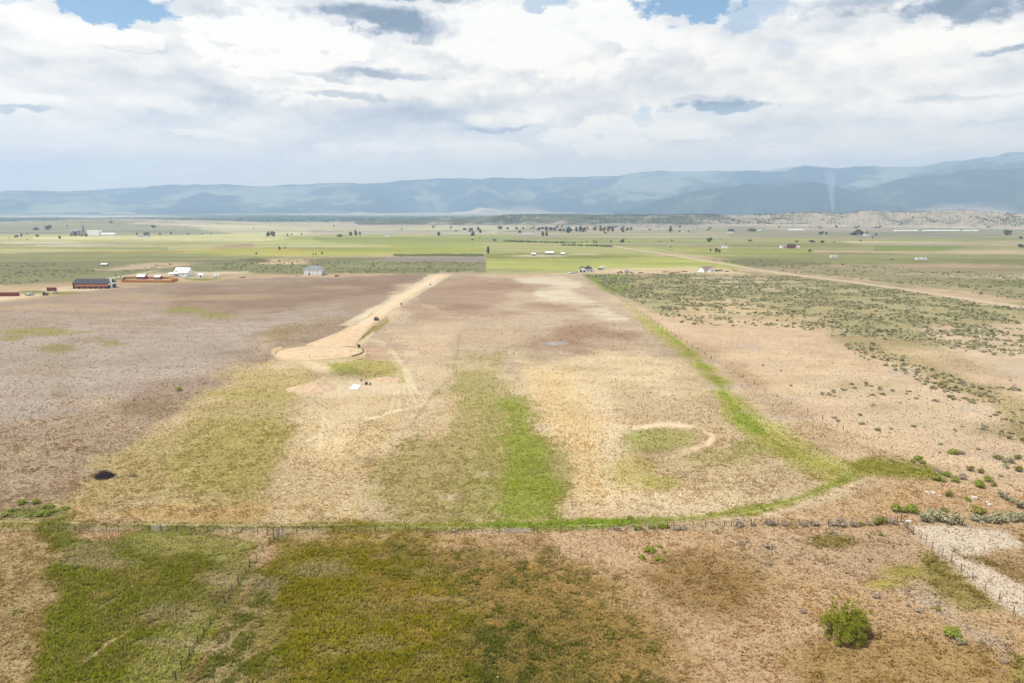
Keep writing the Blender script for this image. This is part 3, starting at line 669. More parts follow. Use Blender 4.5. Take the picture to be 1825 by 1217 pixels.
for p_ in list(gr_.data.polygons)[n_face:]: p_.material_index = 1
tag(gr_, 'orange gravel lane ending in a round turning circle', kind='structure')
cr = [at(x, y) for x, y in ((1085, 437.5), (1120, 443), (1200, 455), (1290, 470), (1345, 480), (1400, 488), (1560, 508), (1700, 529), (1825, 548), (2100, 596))]
tag(strip(MB(), dense([(p.x, p.y) for p in cr], 80), 3.2, .5, 2.0).build('dirt_road', DIRT, smooth=True), 'long straight dirt road crossing the right side', kind='structure')

# ------------------------------------------------------------------ sky
SUN_EL, SUN_AZ = math.radians(62), math.radians(-112)      # azimuth from +Y towards +X
W = bpy.data.worlds.new('World'); SC.world = W; W.use_nodes = True
nt = W.node_tree; N = nt.nodes; L = nt.links; N.clear()
wo = N.new('ShaderNodeOutputWorld'); bg = N.new('ShaderNodeBackground'); L.new(bg.outputs[0], wo.inputs[0]); bg.inputs[1].default_value = .1
sky = N.new('ShaderNodeTexSky'); sky.sky_type = 'NISHITA'; sky.sun_disc = False; sky.sun_elevation = SUN_EL; sky.sun_rotation = SUN_AZ; sky.altitude = 1800; sky.dust_density = .6
tc = N.new('ShaderNodeTexCoord'); sp = N.new('ShaderNodeSeparateXYZ'); L.new(tc.outputs['Generated'], sp.inputs[0])
def M(op, a, b=None, c=None, clamp=False):
    n = N.new('ShaderNodeMath'); n.operation = op; n.use_clamp = clamp
    for i, s in enumerate((a, b, c)):
        if s is None: continue
        if isinstance(s, (int, float)): n.inputs[i].default_value = s
        else: L.new(s, n.inputs[i])
    return n.outputs[0]
AZ = M('ARCTAN2', sp.outputs[0], sp.outputs[1]); EL = M('ARCSINE', sp.outputs[2])
def azel(px, py):
    d = ray(px, py); d = d / np.linalg.norm(d); return math.atan2(d[0], d[1]), math.asin(d[2])
def cnoise(kx, ky, det, seed, rough=.55):
    cb = N.new('ShaderNodeCombineXYZ'); L.new(M('MULTIPLY', AZ, kx), cb.inputs[0]); L.new(M('MULTIPLY', EL, ky), cb.inputs[1]); cb.inputs[2].default_value = seed
    n = N.new('ShaderNodeTexNoise'); n.inputs['Scale'].default_value = 1; n.inputs['Detail'].default_value = det; n.inputs['Roughness'].default_value = rough
    L.new(cb.outputs[0], n.inputs[0]); return M('SUBTRACT', n.outputs[0], .5)
nA = cnoise(9, 16, 9, 1.3); nB = cnoise(22, 40, 8, 4.1, .6); nC = cnoise(5, 22, 7, 8.2); nD = cnoise(40, 70, 6, 12.5, .6)
warpx = M('ADD', M('MULTIPLY', nA, .10), M('MULTIPLY', nB, .05)); warpy = M('ADD', M('MULTIPLY', nB, .030), M('MULTIPLY', nC, .02))
AZW = M('ADD', AZ, warpx); ELW = M('ADD', EL, warpy)
nE = M('ADD', M('MULTIPLY', nB, .6), M('MULTIPLY', nD, .4))
G = bpy.data.node_groups.new('cloud_mass', 'ShaderNodeTree')
for nm in ('az', 'el', 'a0', 'e0', 'ia', 'ie', 'noise', 'lo', 'hi'): G.interface.new_socket(nm, in_out='INPUT', socket_type='NodeSocketFloat')
G.interface.new_socket('mask', in_out='OUTPUT', socket_type='NodeSocketFloat')
gi = G.nodes.new('NodeGroupInput'); go = G.nodes.new('NodeGroupOutput')
def GM(op, a, b=None):
    n = G.nodes.new('ShaderNodeMath'); n.operation = op
    for i, s in enumerate((a, b)):
        if s is None: continue
        if isinstance(s, (int, float)): n.inputs[i].default_value = s
        else: G.links.new(s, n.inputs[i])
    return n.outputs[0]
o_ = gi.outputs
dx = GM('MULTIPLY', GM('SUBTRACT', o_[0], o_[2]), o_[4]); dy = GM('MULTIPLY', GM('SUBTRACT', o_[1], o_[3]), o_[5])
q = GM('EXPONENT', GM('MULTIPLY', GM('ADD', GM('MULTIPLY', dx, dx), GM('MULTIPLY', dy, dy)), -1.0))
vv = GM('ADD', q, GM('MULTIPLY', o_[6], GM('MINIMUM', GM('MULTIPLY', q, 3.0), 1.0)))
mr = G.nodes.new('ShaderNodeMapRange'); mr.interpolation_type = 'SMOOTHSTEP'; G.links.new(vv, mr.inputs[0]); G.links.new(o_[7], mr.inputs[1]); G.links.new(o_[8], mr.inputs[2])
G.links.new(mr.outputs[0], go.inputs[0])
def mass(px, py, rx, ry, lo=.35, hi=.6, amp=1.0, warp=True):
    g = N.new('ShaderNodeGroup'); g.node_tree = G
    L.new(AZW if warp else AZ, g.inputs[0]); L.new(ELW if warp else EL, g.inputs[1])
    a, e = azel(px, py); a1, _ = azel(px + rx, py); _, e1 = azel(px, py - ry)
    g.inputs[2].default_value = a; g.inputs[3].default_value = e; g.inputs[4].default_value = 1 / max(abs(a1 - a), 1e-4); g.inputs[5].default_value = 1 / max(abs(e1 - e), 1e-4)
    L.new(M('MULTIPLY', nE, amp * 2.4), g.inputs[6]); g.inputs[7].default_value = lo; g.inputs[8].default_value = hi
    return g.outputs[0]
# cloud brightness: 0 grey underside .. 1 white; lit tops come from the vertical slope of the billows
def cn2(kx, ky, det, seed, rough, de):
    cb = N.new('ShaderNodeCombineXYZ'); L.new(M('MULTIPLY', AZW, kx), cb.inputs[0]); L.new(M('MULTIPLY', M('ADD', EL, de), ky), cb.inputs[1]); cb.inputs[2].default_value = seed
    n = N.new('ShaderNodeTexNoise'); n.inputs['Scale'].default_value = 1; n.inputs['Detail'].default_value = det; n.inputs['Roughness'].default_value = rough
    L.new(cb.outputs[0], n.inputs[0]); return n.outputs[0]
emb = M('SUBTRACT', cn2(8.5, 17, 6, 31.0, .52, 0), cn2(8.5, 17, 6, 31.0, .52, .020))
emb2 = M('SUBTRACT', cn2(22, 38, 5, 37.0, .55, 0), cn2(22, 38, 5, 37.0, .55, .008))
val = M('ADD', .80, M('ADD', M('MULTIPLY', nC, .22), M('MULTIPLY', nA, .50)))
val = M('ADD', val, M('ADD', M('MULTIPLY', emb, 1.05), M('MULTIPLY', emb2, .40)))
val = M('ADD', val, M('ADD', M('MULTIPLY', nB, .22), M('MULTIPLY', nD, .16)))
for px, py, rx, ry, w, lo, hi in (
    (490, 70, 170, 62, .26, .36, .60), (640, 100, 170, 70, .12, .3, .8), (960, 60, 190, 95, .22, .2, .8), (1130, 55, 70, 50, .14, .35, .62), (60, 60, 130, 60, .08, .2, .9), (1620, 120, 220, 90, .08, .2, .8),
    (240, 70, 75, 18, .20, .36, .6), (560, 165, 110, 20, .20, .36, .66), (60, 176, 75, 12, .20, .36, .66), (1790, 72, 70, 18, .18, .35, .66), (1080, 225, 80, 24, .22, .36, .62), (900, 212, 90, 13, .18, .33, .66),
    (1210, 240, 110, 18, .16, .33, .66), (690, 262, 80, 12, .18, .36, .62), (1390, 262, 85, 9, .18, .36, .62), (1690, 205, 160, 16, .08, .3, .8), (520, 128, 120, 14, .14, .33, .7)):
    val = M('ADD', val, M('MULTIPLY', mass(px, py, rx, ry, lo, hi), w * 1.15))
for px, py, rx, ry, w, lo, hi in (
    (640, 26, 130, 22, .46, .22, .85), (720, 48, 110, 24, .42, .22, .85), (740, -8, 110, 16, .40, .25, .8), (1735, 10, 140, 28, .52, .2, .9), (1580, 0, 180, 18, .26, .2, .9), (1800, 90, 70, 8, .34, .25, .8),
    (600, 165, 90, 11, .40, .25, .8), (640, 130, 150, 12, .42, .22, .9), (1290, 190, 130, 10, .42, .22, .85), (1260, 180, 90, 9, .15, .25, .8), (45, 194, 85, 6, .36, .25, .8), (500, 88, 60, 12, .16, .2, .9),
    (620, 205, 280, 40, .14, .15, .9), (870, 195, 220, 50, .10, .15, .9), (330, 160, 90, 40, .10, .15, .9), (1700, 178, 150, 7, .18, .2, .9), (1760, 220, 120, 6, .16, .2, .9), (60, 110, 80, 20, .06, .2, .9), (1440, 120, 100, 40, .08, .15, .9), (900, 228, 90, 5, .20, .25, .8), (1085, 244, 80, 6, .14, .25, .8), (240, 86, 70, 7, .14, .25, .8), (690, 274, 80, 4, .12, .25, .8)):
    val = M('SUBTRACT', val, M('MULTIPLY', mass(px, py, rx, ry, lo, hi, 1.15), w * 1.6))
ramp = N.new('ShaderNodeValToRGB'); vsum = N.new('ShaderNodeMath'); vsum.operation = 'ADD'; L.new(val, vsum.inputs[0]); L.new(vsum.outputs[0], ramp.inputs[0])
CL = 7.6
for i, (p, c) in enumerate(((0.0, (92, 106, 130)), (.30, (152, 160, 176)), (.60, (206, 208, 213)), (.82, (236, 235, 234)), (1.0, (255, 252, 248)))):
    e = ramp.color_ramp.elements[i] if i < 2 else ramp.color_ramp.elements.new(p)
    e.position = p; cc = lin(c); e.color = (*cc, 1)
cl = N.new('ShaderNodeVectorMath'); cl.operation = 'SCALE'; L.new(ramp.outputs[0], cl.inputs[0]); cl.inputs['Scale'].default_value = CL
wm = N.new('ShaderNodeMix'); wm.data_type = 'RGBA'; wr = N.new('ShaderNodeMapRange'); L.new(EL, wr.inputs[0]); wr.inputs[1].default_value = azel(900, 330)[1]; wr.inputs[2].default_value = azel(900, 40)[1]
L.new(wr.outputs[0], wm.inputs[0]); wm.inputs[6].default_value = (1.66, 1.34, .95, 1); wm.inputs[7].default_value = (1.10, 1.04, .96, 1)
cw = N.new('ShaderNodeVectorMath'); cw.operation = 'MULTIPLY'; L.new(cl.outputs[0], cw.inputs[0]); L.new(wm.outputs[2], cw.inputs[1])
# openings to blue sky
hole = None
for px, py, rx, ry, lo, hi, k, amp in ((195, 12, 112, 36, .36, .56, 1, 1.0), (1240, 10, 90, 40, .30, .62, 1, 1.1), (1350, 20, 90, 30, .3, .75, .6, 1.1), (1140, 204, 32, 18, .32, .72, .6, 1.1), (757, 230, 50, 14, .3, .75, .55, 1.1), (985, 0, 50, 14, .3, .75, .6, 1.1), (1410, 85, 40, 24, .3, .9, .25, 1), (40, 4, 60, 8, .3, .8, .4, 1), (600, 230, 200, 20, .2, .9, .25, 1), (1290, 205, 200, 20, .2, .9, .2, 1),
    (-700, 60, 260, 90, .3, .6, 1, 1), (2500, 80, 260, 70, .3, .6, 1, 1)):
    h = M('MULTIPLY', mass(px, py, rx, ry, lo, hi, amp), k); hole = h if hole is None else M('MAXIMUM', hole, h)
# overhead and behind: broken cloud
ov = cnoise(2.2, 2.6, 6, 20.0); 
ovm = N.new('ShaderNodeMapRange'); ovm.interpolation_type = 'SMOOTHSTEP'; L.new(ov, ovm.inputs[0]); ovm.inputs[1].default_value = -.02; ovm.inputs[2].default_value = .12
up = N.new('ShaderNodeMapRange'); L.new(EL, up.inputs[0]); up.inputs[1].default_value = .30; up.inputs[2].default_value = .50
hole = M('MAXIMUM', hole, M('MULTIPLY', ovm.outputs[0], up.outputs[0]))
# clear pale band low over the mountains, with small fair-weather clouds
_, e_lo = azel(900, 305); _, e_hi = azel(900, 215)
band = N.new('ShaderNodeMapRange'); band.interpolation_type = 'SMOOTHSTEP'; L.new(M('ADD', EL, M('ADD', M('MULTIPLY', nA, .09), M('MULTIPLY', nC, .03))), band.inputs[0]); band.inputs[1].default_value = e_hi; band.inputs[2].default_value = e_lo
small = None
for px, py, rx, ry in ((572, 256, 30, 7), (333, 299, 38, 5), (680, 262, 62, 13), (188, 312, 30, 5), (1085, 258, 70, 16), (1390, 268, 70, 9), (25, 290, 50, 7), (255, 288, 18, 5), (650, 285, 30, 5), (820, 262, 60, 12), (900, 262, 40, 9), (1240, 246, 60, 12), (1560, 275, 18, 4), (520, 276, 16, 3), (120, 262, 60, 5), (350, 240, 70, 9), (440, 252, 40, 6), (1660, 262, 50, 5), (1000, 240, 60, 10)):
    h = mass(px, py, rx, ry, .30, .62, 1.5); small = h if small is None else M('MAXIMUM', small, h)
blue = N.new('ShaderNodeMix'); blue.data_type = 'RGBA'
bs = N.new('ShaderNodeVectorMath'); bs.operation = 'MULTIPLY'; L.new(sky.outputs[0], bs.inputs[0]); bs.inputs[1].default_value = (.62, .86, .90)
lowc = N.new('ShaderNodeRGB'); lowc.outputs[0].default_value = (11.6, 8.5, 4.7, 1)
lo_t = N.new('ShaderNodeMapRange'); L.new(EL, lo_t.inputs[0]); lo_t.inputs[1].default_value = azel(900, 190)[1]; lo_t.inputs[2].default_value = azel(900, 270)[1]
L.new(lo_t.outputs[0], blue.inputs[0]); L.new(bs.outputs[0], blue.inputs[6]); L.new(lowc.outputs[0], blue.inputs[7])
cover = M('SUBTRACT', 1.0, M('MAXIMUM', hole, M('MULTIPLY', band.outputs[0], .6)))
cover = M('MAXIMUM', cover, M('MULTIPLY', small, .9)); L.new(M('MULTIPLY', small, .34), vsum.inputs[1])
fin = N.new('ShaderNodeMix'); fin.data_type = 'RGBA'; L.new(cover, fin.inputs[0]); L.new(blue.outputs[2], fin.inputs[6]); L.new(cw.outputs[0], fin.inputs[7])
L.new(fin.outputs[2], bg.inputs[0])
W.cycles.sampling_method = 'MANUAL'; W.cycles.sample_map_resolution = 512

sl = bpy.data.lights.new('sun', 'SUN'); sl.energy = 3.4; sl.angle = math.radians(.5); sl.color = (1, .955, .88)
so = bpy.data.objects.new('sun', sl); COL.objects.link(so)
sd = Vector((math.cos(SUN_EL) * math.sin(SUN_AZ), math.cos(SUN_EL) * math.cos(SUN_AZ), math.sin(SUN_EL)))
so.rotation_euler = sd.to_track_quat('Z', 'Y').to_euler(); so.location = (0, 0, 400)

cam = bpy.data.cameras.new('camera'); co = bpy.data.objects.new('camera', cam); COL.objects.link(co); SC.camera = co
co.location = (0, 0, CAM_H); co.rotation_euler = (math.pi / 2 - TH, 0, 0)
cam.sensor_width = 36; cam.lens = 36 * FPX / 1825; cam.clip_start = .5; cam.clip_end = 60000
vs_ = SC.view_settings; vs_.view_transform = 'Standard'; vs_.look = 'None'; vs_.exposure = .60; vs_.gamma = 1
SC.cycles.use_denoising = True; SC.cycles.use_adaptive_sampling = False; SC.cycles.max_bounces = 6; SC.cycles.volume_bounces = 1; SC.cycles.diffuse_bounces = 3; SC.cycles.transparent_max_bounces = 16
SC.cycles.sample_clamp_indirect = 6
# ------------------------------------------------------------------ shrubs and trees
def leaf_cloud(name, r, centers, radii, n, size, c0, c1, mat_=None, squash=1.0, dark_in=False, parent=None, up=.35):
    """many small leaf faces on the shells of overlapping twig clumps"""
    centers = np.array(centers, float); radii = np.array(radii, float)
    k = r.choice(len(centers), n, p=radii ** 2 / (radii ** 2).sum())
    d = r.normal(0, 1, (n, 3)); d /= np.linalg.norm(d, axis=1)[:, None]
    rad = radii[k] * r.uniform(.55, 1.05, n) ** .6
    p = centers[k] + d * rad[:, None] * np.array([1, 1, squash])
    p[:, 2] = np.maximum(p[:, 2], .02)
    nrm = d + r.normal(0, .55, (n, 3)); nrm[:, 2] += up; nrm /= np.linalg.norm(nrm, axis=1)[:, None]
    a = np.cross(nrm, r.normal(0, 1, (n, 3))); a /= np.linalg.norm(a, axis=1)[:, None] + 1e-9; b = np.cross(nrm, a)
    s = size * r.uniform(.6, 1.5, n)[:, None]
    V = np.stack([p - a * s * .9, p - b * s * .5, p + a * s * 1.1, p + b * s * .5], 1).reshape(-1, 3)
    F = np.arange(4 * n).reshape(-1, 4)
    t = r.uniform(0, 1, (n, 1)) * .6 + .4 * r.uniform(0, 1, len(centers))[k][:, None]
    c = (np.array(c0) * (1 - t) + np.array(c1) * t) * r.uniform(.8, 1.2, (n, 1))
    return raw_mesh(name, V, F, mat_ or LEAF, np.repeat(c, 4, 0), parent=parent)

BARK = mat('bark', A(104, 88, 72), .9, .25, 3); DEADW = mat('dead_wood', A(150, 138, 128), .9, .25, 3); CHAR = mat('charred_wood', A(62, 52, 50), .9, .3, 3)

# big bush standing alone at lower right
def willow_bush(px, py, w, h, label, n=26000, seed=5, leaf=.075):
    r = np.random.default_rng(seed); p = at(px, py)
    root = empty('green_bush', p, 0, label, 'bush')
    C_ = []; R_ = []; st = MB()
    def reach(a): return 1 + .16 * math.sin(2 * a + 1.1) + .10 * math.sin(3 * a - .6) + .07 * math.sin(7 * a)
    for i in range(52):
        a = r.uniform(0, 2 * np.pi); q = r.uniform(0, 1) ** .55; el = r.uniform(.2, 1); e = reach(a)
        tip = np.array([math.cos(a) * w * .40 * q * e, math.sin(a) * w * .40 * q * e, h * e * (.10 + .70 * math.sqrt(max(0, 1 - (q * .92) ** 2)) * (.40 + .60 * el))])
        C_.append(tip); R_.append(h * r.uniform(.08, .16))
        m1 = tip * .5 + np.array([0, 0, .1 * h]); st.tube([(tip[0] * .08, tip[1] * .08, -.05), m1, tip], [.06, .04, .015], 5)
    for i in range(14):
        a = r.uniform(0, 2 * np.pi); C_.append([math.cos(a) * w * .36 * reach(a), math.sin(a) * w * .36 * reach(a), h * .12]); R_.append(h * .09)
    for i in range(64):   # thin leafy shoots breaking the outline
        a = r.uniform(0, 2 * np.pi); q = r.uniform(.1, 1.05); e = reach(a); z = h * e * (.58 + .36 * math.sqrt(max(0, 1 - (q * .9) ** 2))) * r.uniform(.72, 1.0)
        for k in range(3):
            C_.append([math.cos(a) * w * .47 * q * e * (1 + .04 * k), math.sin(a) * w * .47 * q * e * (1 + .04 * k), z + k * .16]); R_.append(h * (.036 - .007 * k))
        st.tube([(math.cos(a) * w * .2 * q, math.sin(a) * w * .2 * q, z * .4), (math.cos(a) * w * .46 * q * e, math.sin(a) * w * .46 * q * e, z + .1)], [.03, .01], 4)
    st.build('stem', BARK, root)
    leaf_cloud('foliage', r, C_, R_, n, leaf, A(84, 98, 24), A(204, 200, 70), parent=root)
    return root
willow_bush(1507, 1139, 6.4, 5.6, 'largest green bush, round and leafy, alone on brown grass at lower right')

def shrub_mesh(seed, c0, c1, n=240, lobes=7, size=.085, squash=.8):
    r = np.random.default_rng(seed); C_ = []; R_ = []
    for i in range(lobes):
        a = r.uniform(0, 2 * np.pi); q = r.uniform(.1, .36); C_.append([math.cos(a) * q, math.sin(a) * q, r.uniform(.22, .55) * (1.15 - q)]); R_.append(r.uniform(.14, .26))
    C_.append([0, 0, .34]); R_.append(.3)
    o = leaf_cloud('shrub', r, C_, R_, n, size, c0, c1, squash=squash); me = o.data; bpy.data.objects.remove(o); return me
GRN_S = [shrub_mesh(200 + i, A(120, 136, 44), A(200, 206, 96), 420, 9, .07) for i in range(4)]
SAGE_S = [shrub_mesh(220 + i, A(150, 148, 108), A(224, 216, 176), 420, 9, .07) for i in range(5)]
GREY_S = [shrub_mesh(240 + i, A(150, 132, 112), A(232, 212, 186), 300, 10, .075) for i in range(3)]
OLV_S = [shrub_mesh(260 + i, A(120, 118, 58), A(190, 180, 96), 420, 9, .07) for i in range(3)]
def shrub(name, me, p, w, h, label, cat, group=None):
    o = link_mesh(name, me); o.location = p; o.scale = (w, w * random.uniform(.85, 1.1), h); o.rotation_euler = (0, 0, random.uniform(0, 6.28))
    return tag(o, label, cat, group)
ORD = ['leftmost', 'second from left', 'third from left', 'fourth from left', 'fifth from left', 'sixth from left', 'seventh from left', 'eighth from left', 'ninth from left', 'tenth from left', 'eleventh from left', 'twelfth from left', 'thirteenth from left', 'fourteenth from left', 'fifteenth from left', 'sixteenth from left', 'seventeenth from left', 'eighteenth from left', 'nineteenth from left', 'twentieth from left']
def ords(n):
    if n == 1: return ['']
    if n == 2: return ['left', 'right']
    return ORD[:n - 1] + ['rightmost']
def row(items, meshes, name, cat, fmt, group, hk=.75, k=1.3):
    items = sorted(items)
    for (px, py, w), o_ in zip(items, ords(len(items))):
        s = mpp(px, py) * w * k
        shrub(name, random.choice(meshes), at(px, py), s, s * hk * random.uniform(.9, 1.15), fmt.format(o_).strip(), cat, group)
row([(1598, 913, 19), (1612, 913, 15), (1626, 914, 22)], GRN_S, 'rabbitbrush', 'bush', '{} of three bright green bushes just above the wooden corner gate', 'bright green bushes above the corner gate', .85)
row([(1569, 933, 17)], OLV_S, 'rabbitbrush', 'bush', 'dark green bush on the fence line just left of the corner gate', None, .9)
row([(1723.6, 893, 9)], GRN_S, 'rabbitbrush', 'bush', 'small round dark green bush beside the right heap of white rocks', None, 1)
row([(1690.7, 885, 13)], OLV_S, 'rabbitbrush', 'bush', 'small olive bush between the two heaps of white rocks', None, .9)
row([(1651, 930, 19), (1670, 926, 22), (1688, 933, 21), (1708, 934, 19), (1740, 929, 15), (1753, 930, 16), (1769, 930, 20), (1784, 930, 20), (1804, 929, 16), (1820, 929, 19)], SAGE_S, 'sagebrush', 'sagebrush', '{} of the big grey-green sagebrush in the row right of the corner gate', 'big sagebrush row right of the corner gate', .95, 1.5)
row([(1682, 912, 13), (1743, 917, 26)], OLV_S, 'rabbitbrush', 'bush', '{} olive green bush rising behind the big sagebrush row at right', 'olive bushes behind the sagebrush row', .7)
row([(1786.5, 887, 15), (1798, 892, 13), (1805, 896, 12), (1820, 906, 19)], SAGE_S, 'sagebrush', 'sagebrush', '{} of four dark sagebrush at the right edge above the sagebrush row', 'sagebrush at the right edge', .8)
row([(1671, 856, 19), (1688, 849, 15), (1700, 858, 15)], GRN_S, 'rabbitbrush', 'bush', '{} of the bright green bushes at the end of the green ditch', 'green bushes at the ditch end', .85)
row([(1715, 854, 15), (1671, 844, 12)], GREY_S, 'dead_brush', 'dead bush', '{} pale dead bush among the green bushes at the ditch end', 'pale dead bushes at the ditch end', .8)
row([(1746, 869, 19), (1760, 858, 14)], GRN_S, 'rabbitbrush', 'bush', '{} of two dark green bushes right of the green ditch end', 'dark green bushes right of the ditch end', .85)
row([(1729, 839, 13), (1748, 843, 11), (1780, 819, 13), (1799, 825, 19), (1813, 818, 13), (1792, 833, 11), (1815, 840, 14)], OLV_S + SAGE_S, 'sagebrush', 'sagebrush', '{} of the sparse sagebrush above the ditch end at far right', 'sparse sagebrush above the ditch end', .8)
row([(1700, 809, 18), (1636, 820, 16), (1626, 824, 10), (1645, 826, 12)], GRN_S, 'rabbitbrush', 'bush', '{} of the low green bushes along the upper edge of the ditch', 'low green bushes above the ditch', .6)
row([(1712, 809, 12)], GREY_S, 'dead_brush', 'dead bush', 'pale grey bush touching the rightmost low green bush above the ditch', None, .7)
row([(1431, 938, 15), (1451, 936, 15), (1482, 936, 15), (1499, 937, 20), (1520, 937, 16), (1547, 936, 11), (1582, 931, 15), (1592, 933, 15), (1317, 937, 20), (1371, 936, 18), (1345, 937, 10), (1398, 937, 10)], GREY_S, 'dead_brush', 'dead bush', '{} of the grey dead bushes along the fence by the corner gate', 'grey dead bushes along the wire fence', .75)
row([(1561, 935, 13), (1536, 936, 10), (1571, 934, 10)], OLV_S, 'rabbitbrush', 'bush', '{} olive bush between the grey dead bushes by the corner gate', 'olive bushes between the dead bushes', .8)
row([(1205, 943, 16), (1218, 943, 15)], GREY_S, 'dead_brush', 'dead bush', '{} of two pale dead bushes below the green ditch at mid fence', 'dead bushes at mid fence', .6)
row([(1177, 941, 15), (1163, 942, 12), (1187, 940, 12)], GRN_S, 'rabbitbrush', 'bush', '{} of three lush green bushes beside the pale dead bushes at mid fence', 'lush green bushes at mid fence', .7)
row([(1134, 945, 11), (1123, 926, 10), (1143, 943, 8)], GRN_S, 'rabbitbrush', 'bush', '{} of the small green bushes at the fence left of the lush ones', 'small green bushes at the fence', .9)
row([(1098, 943, 14)], GREY_S, 'dead_brush', 'dead bush', 'low grey bush on the wire fence left of the small green bushes', None, .5)
row([(1177, 976, 9), (1156, 984, 15), (1143, 997, 11), (1174, 1001, 14), (1166, 982, 9), (1184, 986, 8)], GRN_S, 'rabbitbrush', 'bush', '{} of a cluster of small green bushes below the fence', 'cluster of small green bushes below the fence', .8)
row([(1371, 976, 18), (1321, 970, 12), (1371, 1007, 13), (1486, 952, 13), (1365, 973, 10)], GREY_S, 'dead_brush', 'dead bush', '{} of the grey dead bushes on bare brown ground below the fence', 'dead bushes below the fence', .6)
row([(1350, 1019, 7), (1549, 956, 7), (1570, 955, 8), (1550, 1000, 6)], OLV_S, 'grass_clump', 'grass clump', '{} of the tiny dark grass clumps above the largest bush', 'tiny grass clumps on brown ground', .6)
row([(1562, 1065, 15), (1638, 1090, 14), (1618, 1080, 10), (1430, 1092, 12), (1788, 1180, 12), (1792, 1197, 6)], GREY_S, 'dead_brush', 'dead bush', '{} of the grey twiggy dead bushes around the largest green bush', 'twiggy dead bushes by the largest bush', .6)
row([(1671, 1088, 10)], GRN_S, 'rabbitbrush', 'bush', 'tiny green bush between dead twigs above the small round bush', None, .8)
row([(1697, 1136, 28)], GRN_S, 'rabbitbrush', 'bush', 'small round green bush right of the largest bush at lower right', None, .75)
row([(1713, 1147, 17)], SAGE_S, 'sagebrush', 'sagebrush', 'grey-green sagebrush leaning against the small round bush at lower right', None, .75)
row([(39.5, 898, 17), (21.5, 911, 11), (11, 920, 15), (64.6, 897, 17), (84, 906, 15), (82.6, 918, 19), (68, 920, 15), (115, 908, 13), (98, 912, 10), (50, 921, 12)], GRN_S, 'rabbitbrush', 'bush', '{} of the low green bushes at the left end of the field track', 'low green bushes at the left track end', .6)
row([(318, 697, 11)], GRN_S, 'rabbitbrush', 'bush', 'lone green shrub on bare ground left of the turning circle', None, .7)
row([(31, 1092, 16), (25, 1135, 10), (46, 1155, 12)], OLV_S, 'grass_clump', 'grass clump', '{} of three low green clumps in dry grass at the left edge', 'low green clumps at the left edge', .45)

# scattered sagebrush beyond the right-hand fence: nearest ones are individuals, the rest one mass
r = np.random.default_rng(33)
SAGE_ZONES = [   # chart outline, plants per 1000 m2, label
    ([(1640, 590), (1825, 585), (1900, 600), (1900, 690), (1825, 690), (1700, 640)], 3),
    ([(1500, 615), (1560, 610), (1640, 650), (1720, 680), (1770, 700), (1790, 725), (1700, 715), (1620, 670), (1540, 640)], 240),
    ([(1700, 690), (1830, 690), (1900, 740), (1900, 810), (1800, 790), (1740, 750)], 130),
    ([(1400, 668), (1500, 672), (1640, 700), (1740, 740), (1640, 750), (1480, 712), (1400, 690)], 50),
    ([(1480, 700), (1700, 740), (1830, 790), (1830, 850), (1640, 810), (1520, 760)], 18),
    ([(1690, 745), (1835, 775), (1840, 890), (1770, 870), (1700, 810)], 26),
    ([(1300, 640), (1420, 650), (1560, 740), (1600, 800), (1440, 740)], 10),
    ([(1160, 545), (1300, 545), (1420, 570), (1560, 600), (1480, 600), (1400, 585), (1250, 580), (1190, 575)], 120),
    ([(1040, 490), (1250, 488), (1420, 493), (1560, 513), (1825, 551), (1980, 575), (1980, 640), (1825, 640), (1640, 615), (1560, 605), (1480, 585), (1400, 565), (1280, 552), (1180, 552), (1110, 530)], 300),
    ([(1450, 500), (1600, 515), (1825, 560), (1825, 620), (1640, 590), (1500, 560)], 90),
]
def in_poly(u, v, g):
    ins = np.zeros(len(u), bool)
    for i in range(len(g)):
        a, b = g[i], g[(i + 1) % len(g)]
        cr = (a[1] > v) != (b[1] > v)
        with np.errstate(divide='ignore', invalid='ignore'): ins ^= cr & (u < a[0] + (v - a[1]) * (b[0] - a[0]) / (b[1] - a[1] + 1e-12))
    return ins
pts_ = []
for g, dens in SAGE_ZONES:
    w = [at(*q) for q in g]; x0, x1 = min(q.x for q in w), max(q.x for q in w); y0, y1 = min(q.y for q in w), max(q.y for q in w)
    n = int((x1 - x0) * (y1 - y0) * dens / 1000); x = r.uniform(x0, x1, n); y = r.uniform(y0, y1, n)
    u, v = chart(x, y); nz = fbm(x / 14, y / 14, 3, 91, .6); k = in_poly(u, v, g) & (r.uniform(0, 1, n) < sstep(.38, .58, nz) * 1.3)
    pts_ += list(zip(x[k], y[k]))
hs_ = [at(1503.5, 601), at(1576, 594), at(1568, 594), at(1586.5, 601)]
pts_ = [q for q in pts_ if all(abs(q[0] - c.x) > 2.6 or q[1] < c.y - 9 or q[1] > c.y + 2 for c in hs_)]
pts_ = sorted(pts_, key=lambda q: q[1]); print('sagebrush', len(pts_))
near, farp = pts_[:225], np.array(pts_[225:])
for i, (x, y) in enumerate(near):
    s = random.uniform(.8, 2.2); kind = random.random()
    me = random.choice(SAGE_S if kind < .62 else (OLV_S if kind < .85 else GREY_S))
    if y < 175: lb, gp = 'low sagebrush clump scattered on bare tan ground right of the green ditch', 'sagebrush scattered right of the ditch'
    elif y < 240: lb, gp = 'sagebrush clump dotting the pale flat beyond the right-hand fence', 'sagebrush on the pale flat'
    else: lb, gp = 'distant sagebrush clump in the dark brush belt at right', 'sagebrush in the brush belt'
    shrub('sagebrush', me, (x, y, -.04), s, s * random.uniform(.5, .8), lb, 'sagebrush', gp)
